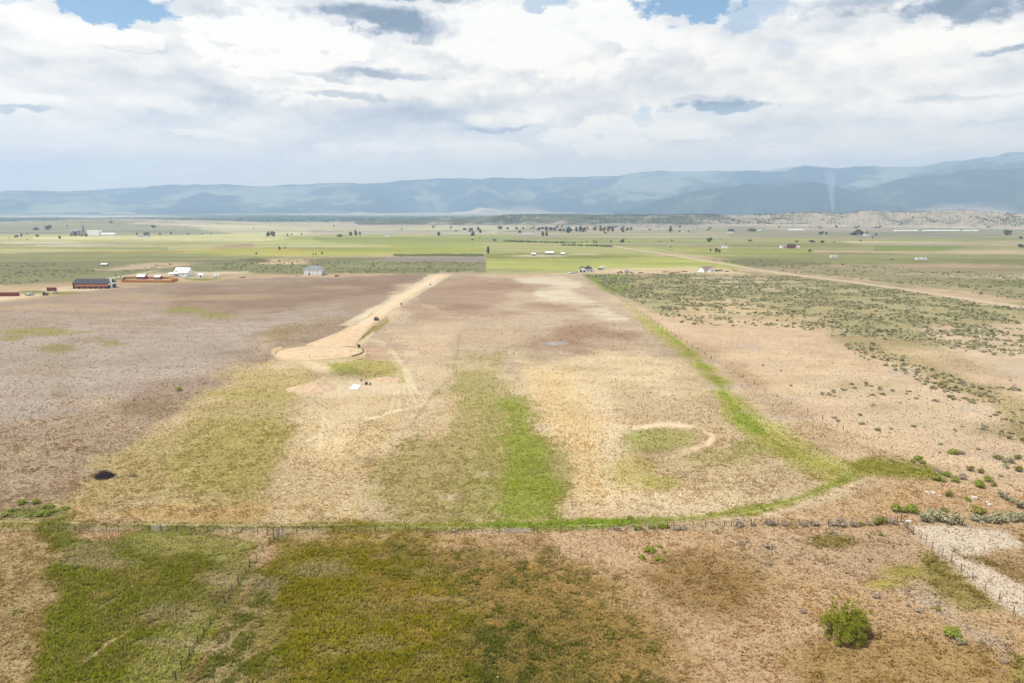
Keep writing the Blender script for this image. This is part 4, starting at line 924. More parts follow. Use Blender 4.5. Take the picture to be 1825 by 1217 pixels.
def blob_mass(name, P_, smin, smax, c0, c1, label, nl=16, seed=3, hk=.75, z=None):
    r = np.random.default_rng(seed); n = len(P_); s = smin + (smax - smin) * r.uniform(0, 1, n) ** 1.8
    d = r.normal(0, 1, (n, nl, 3)); d /= np.linalg.norm(d, axis=2)[..., None]; d[..., 2] = np.abs(d[..., 2])
    c = np.zeros((n, 1, 3)); c[:, 0, 0] = P_[:, 0]; c[:, 0, 1] = P_[:, 1]
    if z is not None: c[:, 0, 2] = z
    p = c + d * s[:, None, None] * .5 * np.array([1, 1, 1.5 * hk]) * r.uniform(.6, 1, (n, nl, 1))
    nm = d + r.normal(0, .5, d.shape); a = np.cross(nm, r.normal(0, 1, d.shape)); a /= np.linalg.norm(a, axis=2)[..., None] + 1e-9
    b = np.cross(nm, a); b /= np.linalg.norm(b, axis=2)[..., None] + 1e-9; q = s[:, None, None] * .26
    V = np.stack([p - a * q, p + a * q * .6 - b * q * .8, p + a * q * .5 + b * q], 2).reshape(-1, 3)
    t = r.uniform(0, 1, (n, 1, 1)); cc = (np.array(c0) * (1 - t) + np.array(c1) * t) * r.uniform(.75, 1.25, (n, nl, 1))
    o = raw_mesh(name, V, np.arange(len(V)).reshape(-1, 3), LEAF, np.repeat(cc.reshape(-1, 3), 3, 0)); return tag(o, label, kind='stuff')
blob_mass('sagebrush_cover', farp, .5, 2.2, A(120, 122, 80), A(214, 206, 160), 'sagebrush cover stretching across the right-hand rangeland')
# brush belts farther off
def belt(polys, dens, seed, thr=(.40, .58)):
    r = np.random.default_rng(seed); res = []
    for g, dn in zip(polys, dens):
        w = [at(*q) for q in g]; x0, x1 = min(q.x for q in w), max(q.x for q in w); y0, y1 = min(q.y for q in w), max(q.y for q in w)
        n = int((x1 - x0) * (y1 - y0) * dn / 1000); x = r.uniform(x0, x1, n); y = r.uniform(y0, y1, n); u, v = chart(x, y)
        k = in_poly(u, v, g) & (r.uniform(0, 1, n) < .15 + sstep(*thr, fbm(x / 30, y / 30, 3, seed, .6)))
        res.append(np.stack([x[k], y[k]], 1))
    return np.concatenate(res)
B1 = belt([[(-60, 470), (100, 468), (180, 484), (100, 500), (0, 512), (-60, 516)], [(380, 466), (440, 463), (860, 467), (865, 486), (440, 488), (380, 482)], [(180, 490), (300, 470), (380, 478), (200, 496)], [(1330, 474), (1480, 470), (1825, 490), (1900, 545), (1600, 505), (1420, 487)], [(1250, 464), (1480, 464), (1480, 474), (1340, 474)]], [26, 30, 10, 34, 20], 71)
blob_mass('brush_belt', B1, 1.2, 2.8, A(120, 122, 80), A(190, 184, 136), 'mixed green brush covering the ground behind the houses', 10, 5)
print('belt', len(B1))
# scrub trees on the bluffs
bz = bpy.data.objects['bluffs']; bv = np.empty(len(bz.data.vertices) * 3, np.float32); bz.data.vertices.foreach_get('co', bv); bv = bv.reshape(-1, 3)
rr_ = np.hypot(bv[:, 0], bv[:, 1]); pu = CX + FPX * CT * np.tan(np.arctan2(bv[:, 0], bv[:, 1]))
cand = np.nonzero((rr_ < 3300) & (bv[:, 2] > 6) & (pu > 880) & (pu < 1960))[0]
r = np.random.default_rng(5); dn = sstep(.42, .6, fbm(bv[cand, 0] / 120, bv[cand, 1] / 90, 4, 17)) * np.where(pu[cand] < 1400, 1.0, .55)
cand = np.repeat(cand, 3); dn = np.repeat(dn, 3); cand = cand[r.uniform(0, 1, len(cand)) < dn * .42]; jit = r.normal(0, 5, (len(cand), 2))
blob_mass('juniper_scrub', bv[cand, :2] + jit, 3, 7, A(58, 68, 50), A(92, 100, 72), 'dark juniper scrub dotting the low bluffs', 8, 8, 1.0, bv[cand, 2] - .5)
print('scrub', len(cand))

# far woodland in the hazy strip below the mountains
r = np.random.default_rng(15)
FW = []
for x0, x1, y0, y1, n in ((-60, 560, 390, 394, 420), (420, 900, 386, 391, 420), (560, 1130, 389, 395, 520), (420, 600, 384, 388, 200), (1040, 1330, 397, 399, 90), (930, 1130, 404, 409, 50), (1140, 1820, 404, 408, 30)):
    for _ in range(n):
        q = at(r.uniform(x0, x1), r.uniform(y0, y1)); FW.append((q.x, q.y))
FW = np.array(FW)
blob_mass('distant_woodland', FW, 5, 16, A(36, 50, 40), A(74, 88, 62), 'far strip of hazy trees along the foot of the mountains', 9, 9, .8, plain_z(FW[:, 0], FW[:, 1]) - .3)

# single trees out on the farmland
def crown_mesh(seed, kind):
    r = np.random.default_rng(seed); C_ = []; R_ = []
    if kind == 'wide':
        for i in range(16):
            a = r.uniform(0, 6.28); q = r.uniform(.05, .36); C_.append([math.cos(a) * q, math.sin(a) * q, r.uniform(.16, .80) - q * .2]); R_.append(r.uniform(.11, .2))
    elif kind == 'tall':
        for i in range(14):
            z = r.uniform(.18, .88); q = r.uniform(0, .3) * math.sin(math.pi * min(1, z + .12)); a = r.uniform(0, 6.28); C_.append([math.cos(a) * q, math.sin(a) * q, z]); R_.append(r.uniform(.12, .2))
    o = leaf_cloud('crown', r, C_, R_, 620, .055, A(38, 50, 30), A(92, 104, 52)); me = o.data; bpy.data.objects.remove(o); return me
CROWN = {'wide': [crown_mesh(300 + i, 'wide') for i in range(4)], 'tall': [crown_mesh(320 + i, 'tall') for i in range(3)]}
tm = MB(); tm.tube([(0, 0, -.02), (.01, 0, .2), (0, .02, .5)], [.045, .035, .018], 6)
for a in (0.4, 2.3, 4.2): tm.tube([(0, 0, .24), (.14 * math.cos(a), .14 * math.sin(a), .5)], [.02, .008], 5)
t_ = tm.build('trunk', BARK); TRUNK = t_.data; bpy.data.objects.remove(t_)
def tree(px, py, w, h, label, group=None):
    p = at(px, py); s = mpp(px, py); p.z = float(plain_z(np.array([p.x]), np.array([p.y]))[0]) - .1
    kind = 'tall' if h > w * .95 else 'wide'
    root = empty('tree', p, random.uniform(0, 6.28), label, 'tree', group); root.scale = (w * s * 1.35, w * s * 1.3, h * s * 1.32)
    link_mesh('crown', random.choice(CROWN[kind]), root); link_mesh('trunk', TRUNK, root)
TREES = {
 'trees around the distant white factory at left': ('{} of the dark trees around the distant white factory', [(126, 420, 5, 4), (134, 420.5, 6, 6), (154.5, 421, 6, 4), (106.6, 426, 5, 5), (146, 421, 4, 3)]),
 'trees left of the factory': ('{} of the small trees left of the distant factory', [(28, 423, 8, 4), (38.5, 422, 4, 5), (48.6, 417, 3, 2), (67, 422, 7, 4), (49, 427.5, 2.5, 2)]),
 'trees on the bare slope at far left': ('{} of the trees on the bare slope behind the factory', [(65, 412, 10, 4), (87.7, 411.5, 13, 7), (120.5, 409, 3, 3), (199, 406, 6, 3), (273.5, 408.5, 8, 4), (452.5, 408, 2, 3)]),
 'trees strung along the cream field': ('{} of the little trees strung behind the cream coloured field', [(244, 419, 4, 4), (261, 419.5, 10, 5), (285, 418.5, 5, 3), (305, 418, 4, 4), (313, 418, 2.5, 2), (335, 418, 5, 2), (360.5, 418.5, 3, 2), (376, 418, 3, 2)]),
 'trees behind the pale strip left of centre': ('{} of the trees behind the pale strip left of centre', [(477, 421, 9, 8), (486, 421, 9, 8), (512.6, 421, 4, 4), (520, 419.5, 3, 3), (537.5, 419, 3, 3)]),
 'trees standing in the yellow field': ('{} of the lone trees standing in the yellow-green field', [(457, 453, 4, 3), (498.5, 446, 6, 6), (508, 444, 2.5, 4), (558.5, 455, 3, 3), (563.5, 455, 3, 4), (574, 453, 4, 4)]),
 'grove behind the bright strip': ('{} of the grove behind the bright strip at centre left', [(605, 422, 10, 4), (625, 420, 7, 6), (634, 420, 7, 8), (641.6, 420, 5, 6)]),
 'hazy trees at centre left': ('{} of the hazy small trees at centre left near the mountain foot', [(584, 397, 3, 4), (595, 405, 3, 3), (716, 411, 3, 4), (771.5, 406, 5, 4)]),
 'grove left of the windbreak': ('{} of the scattered dark grove at centre', [(781.6, 420, 7, 6), (804, 408, 4, 4), (812.6, 413, 4, 3), (828, 412, 7, 5), (839, 414, 8, 7), (843, 420, 9, 6), (853, 410, 7, 5), (856, 415, 7, 6), (855, 425, 2, 3), (842, 428, 4, 3), (881, 429, 8, 3)]),
 'tree by the lane corner': ('dark tree alone beside the field lane at centre{}', [(870, 452, 7.5, 10)]),
 'trees near the start of the windbreak': ('{} of the dark trees left of the long windbreak', [(891, 409, 10, 5), (905, 409, 7, 3), (921.6, 409, 7, 4), (932, 409, 5, 4), (926.6, 415, 6, 4)]),
 'square grove': ('{} of the square grove standing in front of the windbreak', [(967, 421, 7, 7), (974.5, 421, 7, 7)]),
 'long windbreak row': ('{} tree of the long dark windbreak', [(961, 411, 7, 6), (967, 411, 7, 6), (974, 411, 7, 6), (981, 411, 7, 6), (988, 411.5, 7, 6), (998, 412, 7, 5), (1005, 412, 6, 5), (1012, 415, 12, 9), (1018, 412, 7, 5), (1027, 413, 7, 7), (1034, 413, 8, 8), (1041, 413, 8, 7)]),
 'right windbreak': ('{} tree of the windbreak block right of the long one', [(1059, 410, 9, 4), (1070, 412, 8, 8), (1077, 412, 8, 7), (1084, 412, 8, 7), (1092, 412.5, 8, 8), (1079, 416, 5, 3)]),
 'trees right of the windbreak': ('{} of the small trees right of the windbreak blocks', [(1109, 410.5, 8, 5), (1117, 410.5, 8, 5), (1124, 410.5, 5, 5), (1110, 413.5, 6, 3), (1157, 410, 4, 3)]),
 'trees along the green hedgerows': ('{} of the trees along the green hedgerows', [(1037, 433, 3, 2.5), (1046, 433, 3, 3), (1058.5, 433.5, 3.5, 5), (1062.5, 433.8, 3.5, 4), (1089, 432.5, 3, 4), (1109, 432, 8, 6), (1121, 431.5, 3, 2)]),
 'far trees at centre right': ('{} of the far trees by the pale houses at centre right', [(1195, 413, 8, 8), (1211, 413, 4, 2.5), (1227, 414, 3, 4), (1262, 410, 5, 3), (1304, 414.5, 13, 6), (1338, 412, 11, 5), (1345, 412, 6, 4)]),
 'lone round trees at right of centre': ('{} of the lone round trees in the fields right of centre', [(1176, 431, 2.5, 2), (1197, 430, 4, 3), (1195, 441.5, 3, 3), (1265, 431, 10, 7), (1292.6, 441, 8, 6), (1338, 430, 8, 3)]),
 'three trees near the dirt road': ('{} of three green trees near the long dirt road', [(1266, 448, 4, 4), (1276.5, 449.5, 6, 6), (1281.5, 449.5, 6, 5)]),
 'far grove at right': ('{} of the far dark grove at right', [(1464, 417.5, 10, 5), (1473, 417, 5, 4), (1516, 418.5, 6, 3), (1523, 419, 9, 7), (1530, 419, 10, 9), (1536, 419, 8, 6), (1545, 418.5, 5, 5), (1561, 420, 5, 4), (1554.6, 424, 4, 3)]),
 'low round trees in the right field': ('{} of the low round trees in the right-hand field', [(1419.6, 431.5, 6, 2.5), (1449, 432, 11, 4), (1466, 432.5, 9, 3.5), (1486, 432.5, 3, 2), (1533, 430, 4, 3), (1442.6, 448.5, 5, 4)]),
 'trees at the right edge': ('{} of the trees at the far right edge', [(1794.5, 419, 14, 8), (1819, 425, 7, 3.5), (1821, 441, 10, 6)]),
}
for gp, (fmt, items) in TREES.items():
    items = sorted(items); gname = gp if len(items) > 1 else None
    for it, o_ in zip(items, ords(len(items))): tree(*it, fmt.format(o_ + ' one' if fmt.startswith('{} of') else o_), gname)
# field hedges
def hedge(pts, n, w, h, label, seed):
    r = np.random.default_rng(seed); a = np.array([at(*q)[:2] for q in pts]); t = r.uniform(0, 1, n)
    i = np.minimum((t * (len(a) - 1)).astype(int), len(a) - 2); f = (t * (len(a) - 1) - i)[:, None]
    base = a[i] * (1 - f) + a[i + 1] * f; C_ = np.concatenate([base + r.normal(0, w * .3, (n, 2)), r.uniform(.2, .6, (n, 1)) * h], 1)
    o = leaf_cloud('hedge', r, C_, r.uniform(.35, .6, n) * h, n * 26, .55, A(70, 88, 40), A(120, 134, 64)); tag(o, label, 'hedge')
hedge([(898, 430), (950, 432), (1029, 434)], 160, 7, 3.4, 'long thin green hedgerow left of the second hedge', 1)
hedge([(1003, 437.5), (1050, 438.5), (1092, 440)], 110, 6, 3.0, 'shorter green hedgerow nearer the dirt road', 2)

# burnt brush heap and loose branches
r = np.random.default_rng(77); p = at(187, 850); bp_ = MB()
root = empty('brush_pile', p, 0, 'black burnt brush heap on dry grass at lower left', 'brush pile')
for i in range(260):
    a = r.uniform(0, 6.28); q = r.uniform(0, 1) ** .6; c = Vector((math.cos(a) * q * 2.5, math.sin(a) * q * 1.9, max(.05, 1.75 * (1 - q ** 1.4) * r.uniform(.2, 1.05))))
    d = Vector(r.normal(0, 1, 3)); d.z *= .55; d.normalize(); l = r.uniform(.5, 1.5); bp_.tube([c - d * l, c + d * l * .2 + Vector((0, 0, .08)), c + d * l], [.05, .045, .02], 5)
bp_.build('branches', CHAR, root); root.scale = (.86, .86, .8)
hp = MB(); prof = []
hp.lathe((0, 0, -.1), [(1.9, 0), (1.5, .35), (.9, .75), (.4, 1.0), (.05, 1.1)], 18); ho = hp.build('ash_heap', CHAR, root)
for vtx in ho.data.vertices: vtx.co *= 1 + .16 * math.sin(vtx.co.x * 5.1 + 1) * math.cos(vtx.co.y * 4.3)
def branch(px, py, label, sc, rz, nm='dead_branch', matl=DEADW, seed=1):
    r = np.random.default_rng(seed); b_ = MB(); b_.tube([(-1.2, 0, .1), (-.3, .1, .25), (.6, -.05, .2), (1.4, .1, .1)], [.09, .08, .06, .03], 6)
    for i in range(9):
        x = r.uniform(-.8, 1.2); s = r.choice([-1, 1]); b_.tube([(x, 0, .18), (x + .35, s * r.uniform(.2, .6), r.uniform(.25, .75)), (x + .7, s * r.uniform(.3, 1), r.uniform(.2, 1.1))], [.05, .035, .012], 5)
    o = b_.build(nm, matl); o.location = at(px, py); o.scale = (sc,) * 3; o.rotation_euler = (0, 0, rz); return tag(o, label, 'branch')
branch(212, 852, 'grey fallen branch touching the burnt brush heap', .9, .3, seed=2); branch(236, 850, 'curved dead branch lying farther right of the burnt brush heap', 1.0, 2.9, matl=BARK, seed=3)
branch(1575, 985, 'thin grey branch lying beside the right-hand post fence', .8, 1.0, seed=4) if False else None
# ------------------------------------------------------------------ fences
WOOD = mat('weathered_wood', A(128, 112, 98), .9, .25, 4, stretch=(1, 1, .2)); STEEL = mat('galvanised_steel', A(190, 190, 192), .5, .1, 3, metal=.6)
TPOST = mat('green_steel_post', A(62, 64, 52), .7, .15, 4); WIRE = mat('fence_wire', A(120, 116, 110), .5, .1, 2, metal=.7)
def wire_fence(name, label, pts, h, wires, style, sp_px=None, lean=.12, seed=1, rails=None, hscale=1.0):
    r = np.random.default_rng(seed); P_ = [at(*q) for q in pts]
    root = empty(name, P_[0], 0, label, 'fence'); o0 = P_[0]; tops = []
    for i, q in enumerate(P_):
        c = q - o0; lx, ly = r.normal(0, lean, 2) * .6; hh = h * r.uniform(.85, 1.12); b_ = MB()
        wooden = style == 'wood' or (style == 'mixed' and r.uniform() < .35)
        if wooden:
            rd = r.uniform(.06, .09); b_.tube([(0, 0, -.3), (lx * .5, ly * .5, hh * .5), (lx, ly, hh)], [rd, rd * .95, rd * .85], 7); b_.build('post', WOOD, root).location = c
        else:
            b_.tube([(0, 0, -.3), (lx, ly, hh)], [.05, .05], 4); b_.box((lx * .5, ly * .5, hh * .5), (.12, .03, hh * .9)); b_.build('post', TPOST, root).location = c
        tops.append((c, Vector((lx, ly, 0)), hh))
    for z in wires:
        w = MB(); w.tube([c + l * z + Vector((0, 0, min(z * h, hh * .97))) for c, l, hh in tops], .010, 4); w.build('wire', WIRE, root)
    return root
def lerp_pts(a, n, jit=0, seed=0):
    r = np.random.default_rng(seed); a = np.array(a, float); W_ = np.array([at(*q)[:2] for q in a]); d = np.concatenate([[0], np.cumsum(np.hypot(*np.diff(W_, axis=0).T))])
    t = np.linspace(0, d[-1], n); t[1:-1] += r.normal(0, jit, n - 2)
    out = []
    for q in t:
        x, y = np.interp(q, d, W_[:, 0]), np.interp(q, d, W_[:, 1]); u, v = chart(x, y); out.append((float(u), float(v)))
    return out
wire_fence('wire_fence', 'long wire fence of leaning posts along the green ditch', lerp_pts([(505, 950), (560, 951), (640, 948), (800, 949), (960, 948), (1120, 945), (1300, 938), (1480, 936), (1598, 931)], 42, .5, 4), 1.35, (.35, .65, .95), 'mixed', seed=5)
wire_fence('wire_fence', 'wire fence beside the field track left of the metal gate', lerp_pts([(-40, 950), (60, 948), (180, 947), (300, 947), (400, 949), (478, 953)], 20, .5, 6), 1.3, (.35, .65, .95), 'mixed', seed=7)
wire_fence('wire_fence', 'wire fence running down the foreground between two green pastures', lerp_pts([(489, 962), (455, 1000), (410, 1062), (375, 1112), (345, 1160), (315, 1210), (285, 1265)], 18, .3, 8), 1.45, (.3, .6, .95), 'steel', seed=9, lean=.05)
wire_fence('post_fence', 'weathered post fence slanting down the right edge from the corner gate', [(1627, 953), (1641.5, 961), (1650, 967), (1661, 977), (1679, 991), (1695, 1003), (1713, 1018), (1733, 1034), (1756, 1053), (1780, 1073), (1806, 1096), (1836, 1122)], 1.5, (.3, .6, .95), 'wood', seed=11, lean=.05)
wire_fence('wire_fence', 'faint wire fence along the boundary of the right-hand rangeland', lerp_pts([(1040, 490), (1110, 537), (1200, 597), (1300, 660), (1400, 716), (1500, 765), (1620, 815), (1690, 842)], 60, .6, 12), 1.35, (.4, .9), 'steel', seed=13, lean=.04)
# corner gate of poles
p0, p1 = at(1605, 932), at(1627, 953); g = empty('corner_gate', p0, 0, 'weathered wooden pole gate at the corner of the two fences', 'gate'); d_ = p1 - p0
for f, hh in ((0, 1.9), (.5, 1.5), (1, 1.6)): MB().tube([d_ * f + Vector((0, 0, -.3)), d_ * f + Vector((.04, 0, hh))], .1, 8).build('post', WOOD, g)
for z0, z1 in ((1.7, .2), (1.15, 1.1), (.55, .5)): MB().tube([Vector((0, 0, z0)), d_ * 1.0 + Vector((0, 0, z1))], .06, 6).build('rail', WOOD, g)
# metal gates
def pipe_gate(px, py, rz, w, h, label, lay=0.0, nm='metal_gate'):
    g = empty(nm, at(px, py), rz, label, 'gate'); g.rotation_euler.x = lay; f = MB(); e = .03
    f.tube([(-w / 2, 0, .12), (w / 2, 0, .12), (w / 2, 0, h), (-w / 2, 0, h), (-w / 2, 0, .12)], e, 6); f.tube([(0, 0, .12), (0, 0, h)], e, 6); f.build('gate_frame', STEEL, g)
    for k in range(1, 5): MB().tube([(-w / 2, 0, .12 + (h - .12) * k / 5), (w / 2, 0, .12 + (h - .12) * k / 5)], .02, 6).build('bar', STEEL, g)
pipe_gate(498, 961, .1, 2.3, 1.6, 'small grey metal gate lying back beside the fence corner', -.9)
pipe_gate(284, 947, .15, 2.8, 1.2, 'long grey metal gate in the left fence line')
pipe_gate(923, 949, .02, 4.5, .75, 'low pale pipe panel at the fence below the green belt') 
br = empty('fence_brace', at(494, 957), 0, 'wooden brace posts at the fence corner beside the metal gate', 'fence post')
for x, y, l in ((0, 0, .05), (-.7, .1, -.02), (.1, .6, .1)): MB().tube([(x, y, -.3), (x + l, y, 1.7)], .1, 8).build('post', WOOD, br)
MB().tube([(-.75, .1, 1.35), (.05, 0, 1.4)], .06, 6).build('rail', WOOD, br)
mk = MB(); mk.tube([(0, 0, -.2), (.02, 0, 2.3)], .06, 6); mk.box((0, -.02, 1.7), (.16, .03, .8)); o = mk.build('marker_post', mat('white_post', A(224, 214, 196), .6)); o.location = at(446, 937); tag(o, 'pale wooden marker post beside the field track', 'post')
mk = MB(); mk.tube([(0, 0, -.2), (0, 0, 1.6)], .07, 6); mk.box((0, 0, 1.55), (.2, .08, .2)); o = mk.build('marker_post', WOOD); o.location = at(551.5, 639); tag(o, 'thin brown marker post at the near rim of the turning circle', 'post')
# white rocks
ROCK = mat('white_rock', A(222, 212, 202), .9, .12, 2)
def rock(px, py, s, label, group=None, seed=0, flat=.55):
    r = np.random.default_rng(seed); bm = bmesh.new(); bmesh.ops.create_icosphere(bm, subdivisions=2, radius=.5)
    for v in bm.verts: v.co *= 1 + .35 * (vnoise(np.array([v.co.x * 3 + seed]), np.array([v.co.y * 3 + v.co.z * 2]), seed)[0] - .5)
    me = bpy.data.meshes.new('rock'); bm.to_mesh(me); bm.free(); me.materials.append(ROCK); o = link_mesh('rock', me); o.location = at(px, py) + Vector((0, 0, .1 * s)); o.scale = (s, s * .7, s * flat); o.rotation_euler = (0, 0, r.uniform(0, 3)); tag(o, label, 'rock', group)
for i, (x, y, s) in enumerate([(1652, 877.5, .9), (1661.5, 877.5, .8), (1664.5, 880, 1.1), (1675, 884, .8), (1656, 879, .5)]): rock(x, y, s, 'white rock in the left heap of pale rocks above the bright green bushes', 'left heap of white rocks', i)
for i, (x, y, s) in enumerate([(1734, 886, 1.0), (1737, 887.5, 1.2), (1740, 888.5, .8), (1710, 882, .8), (1733, 889, .7), (1763, 900, 1.2), (1759, 895, .8)]): rock(x, y, s, 'white rock strewn right of the small round dark bush', 'right heap of white rocks', 20 + i)
rock(1818 - 67, 931, 1.1, 'pale flat rock under the big sagebrush row at right', None, 41, .4); rock(1605.5, 934, .7, 'small white rock at the foot of the corner gate', None, 42)
b_ = MB(); b_.box((0, 0, .22), (1.35, .7, .44), .1); o = b_.build('concrete_block', mat('pale_concrete', A(226, 220, 212), .85, .08, 2), bevel=.03); o.location = at(1617.5, 931.5); tag(o, 'white concrete block just right of the corner gate', 'block')
rock(887, 1208, .35, 'tiny white object on dark green grass at the bottom', None, 43, 1.2); rock(808, 946, .6, 'small white lump by the fence in the middle', None, 44, .7)

# ------------------------------------------------------------------ buildings
WHITE = mat('white_siding', (.80, .80, .80), .6, .04, 1.2, stretch=(.3, .3, 4)); ROOFG = mat('grey_shingle', A(150, 156, 164), .8, .1, 3); ROOFD = mat('dark_shingle', A(66, 70, 78), .8, .12, 3)
ROOFW = mat('white_metal_roof', (.80, .80, .80), .4, .04, 1.2, stretch=(4, .3, 1)); GLASS = mat('window_glass', A(60, 66, 76), .12, .1, 1, spec=.6); PALEG = mat('pale_window_glass', A(140, 150, 164), .15, .1, 1, spec=.6); DARK = mat('black_panel', A(42, 44, 50), .6, .1, 1.5)
ORANGE = mat('orange_cladding', A(242, 148, 96), .7, .06, 1.5); BRICKR = mat('rust_red_steel', A(146, 62, 48), .7, .15, 2); CEDAR = mat('orange_cedar', A(206, 132, 58), .8, .12, 2.5, stretch=(3, 3, .3)); RED = mat('red_barn_paint', A(150, 48, 44), .7, .1, 2)
ROOFB = mat('brown_shingle', A(150, 124, 112), .8, .12, 3); TRIM = mat('white_trim', (.80, .80, .80), .5, .03); FOUND = mat('grey_concrete', A(196, 188, 178), .9, .1, 1.5); GREYB = mat('grey_boards', A(170, 162, 152), .85, .12, 2)

def opening(root, x, y, z, w, h, matl, nm='window', face='front', frame=True, sill=True):
    """a window or door standing proud of a wall; y is the wall plane"""
    b_ = MB(); f = MB(); t = .10
    if face == 'front':
        b_.box((x, y - .03, z + h / 2), (w, .06, h)); 
        for c, d in (((x, y - .05, z + h + t / 2), (w + 2 * t, .1, t)), ((x, y - .05, z - t / 2), (w + 2 * t, .1, t)), ((x - w / 2 - t / 2, y - .05, z + h / 2), (t, .1, h)), ((x + w / 2 + t / 2, y - .05, z + h / 2), (t, .1, h))): f.box(c, d)
    else:
        s = 1 if face == 'right' else -1
        b_.box((x + s * .03, y, z + h / 2), (.06, w, h))
        for c, d in (((x + s * .05, y, z + h + t / 2), (.1, w + 2 * t, t)), ((x + s * .05, y, z - t / 2), (.1, w + 2 * t, t)), ((x + s * .05, y - w / 2 - t / 2, z + h / 2), (.1, t, h)), ((x + s * .05, y + w / 2 + t / 2, z + h / 2), (.1, t, h))): f.box(c, d)
    o = b_.build(nm, matl, root)
    if frame: f.build('frame', TRIM, o)
    return o
def gable(root, x0, x1, y0, y1, eave, ridge, wallm, roofm, axis='x', over=.45, z0=0.0, wname='wall', rname='roof', th=.16):
    if axis == 'x':
        ym = (y0 + y1) / 2; MB().prism([(y0, z0), (y1, z0), (y1, eave), (ym, ridge), (y0, eave)], x0, x1).build(wname, wallm, root)
        k = (ridge - eave) / (ym - y0); e = eave - k * over
        MB().prism([(y0 - over, e + .01), (ym, ridge + .01), (y1 + over, e + .01), (y1 + over, e + th), (ym, ridge + th), (y0 - over, e + th)], x0 - over, x1 + over).build(rname, roofm, root)
    else:
        xm = (x0 + x1) / 2; MB().prism([(x0, z0), (x1, z0), (x1, eave), (xm, ridge), (x0, eave)], y0, y1, 'y').build(wname, wallm, root)
        k = (ridge - eave) / (xm - x0); e = eave - k * over
        MB().prism([(x0 - over, e + .01), (xm, ridge + .01), (x1 + over, e + .01), (x1 + over, e + th), (xm, ridge + th), (x0 - over, e + th)], y0 - over, y1 + over, 'y').build(rname, roofm, root)
def hip(root, x0, x1, y0, y1, z, h, matl, over=.5, name='roof'):
    x0 -= over; x1 += over; y0 -= over; y1 += over; d = (y1 - y0) / 2; a, b = x0 + d, x1 - d
    if a > b: a = b = (x0 + x1) / 2
    ym = (y0 + y1) / 2
    return MB().add([(x0, y0, z), (x1, y0, z), (x1, y1, z), (x0, y1, z), (x0, y0, z + .15), (x1, y0, z + .15), (x1, y1, z + .15), (x0, y1, z + .15), (a, ym, z + h), (b, ym, z + h)],
        [(3, 2, 1, 0), (0, 1, 5, 4), (1, 2, 6, 5), (2, 3, 7, 6), (3, 0, 4, 7), (4, 5, 9, 8), (5, 6, 9), (6, 7, 8, 9), (7, 4, 8)]).build(name, matl, root)

# long black and orange barn
b = empty('barn', at(161.5, 514.5), .035, 'long black barn with an orange band and grey roof beside the red container', 'barn')
gable(b, -13.3, 13.3, 0, 12, 4.1, 7.1, DARK, ROOFD, over=.5)
MB().box((.6, -.06, 2.55), (25.2, .10, 1.55)).build('orange_band', ORANGE, b)
for k in range(9): opening(b, -11.4 + k * 2.85, -.0, 3.35, 1.5, .5, GLASS, frame=False)
MB().box((-13.42, 6, 2.2), (.10, 3.6, 3.6)).build('door', DARK, b); MB().box((13.42, 5.8, 3.4), (.1, 11.3, 1.5)).build('gable_panel', TRIM, b)
MB().box((14.4, 3, 3.9), (1.1, 1.1, 7.8)).build('chimney', TRIM, b)
for k in range(6): MB().box((-10 + 4.1 * k, -.9, .45), (1.6, .9, .9), .1 * k).build('crate', GREYB, b)

# white farmhouse with metal roof and porch
h = empty('farmhouse', at(317, 492.5), -.12, 'white farmhouse with white metal roof and shaded porch', 'house')
gable(h, -5.5, 8.2, 2.6, 13, 3.4, 7.3, WHITE, ROOFW, over=.4)
MB().box((3.9, 1.3, 1.7), (8.6, 2.58, 3.38)).build('front_wall', WHITE, h) 
MB().prism([(-2.6, 2.55), (2.55, 3.5), (2.55, 3.62), (-2.6, 2.68)], -8.6, 1.5).build('porch_roof', ROOFW, h)
for x in (-8.2, -5.8, -3.4, -1.0): MB().box((x, -2.2, 1.25), (.2, .2, 2.6)).build('porch_post', TRIM, h)
MB().box((-3.5, 0, .12), (10, 4.8, .24)).build('porch_floor', FOUND, h)
MB().prism([(3.0, 3.6), (4.2, 3.6), (4.2, 4.7), (3.0, 4.7)], -4.2, -2.4).build('dormer', DARK, h)
for x in (-4.2, -1.6, .0 - .6): opening(h, x, 2.6, 1.0, 1.1, 1.5, GLASS)
opening(h, -2.9, 2.6, .25, 1.0, 2.1, DARK, 'door'); opening(h, 5.2, .0, 1.3, .9, 1.3, GLASS); MB().box((3.9, 1.3, 3.48), (9.2, 3.4, .12)).build('front_roof', ROOFW, h)

# white two-storey house
h = empty('two_storey_house', at(558, 490.5), .03, 'white two-storey house with grey hip roof alone behind the left field', 'house')
MB().box((0, 5, 2.9), (17, 10, 5.8)).build('wall', WHITE, h); hip(h, -8.5, 8.5, 0, 10, 5.8, 2.5, ROOFG)
for x in (-7.2, -3.4, .6, 4.6): opening(h, x, 0, 4.2, .7, .9, PALEG)
for x in (-.6, 3.2): opening(h, x, 0, 1.3, .8, .8, PALEG)
opening(h, -3.5, 0, .05, 1.4, 2.4, DARK, 'door'); opening(h, -6.6, 0, 1.2, .8, .9, PALEG)
opening(h, 8.5, 3.0, 1.0, 2.2, 1.6, DARK, face='right'); opening(h, 8.5, 6.4, 3.9, 1.6, 1.2, GLASS, face='right')
MB().prism([(.5, 2.9), (5.5, 2.9), (5.5, 3.05), (.5, 2.98)], 8.5, 11).build('deck_roof', ROOFD, h)
for y in (.8, 5.2): MB().box((10.7, y, 1.4), (.16, .16, 2.8)).build('deck_post', TRIM, h)

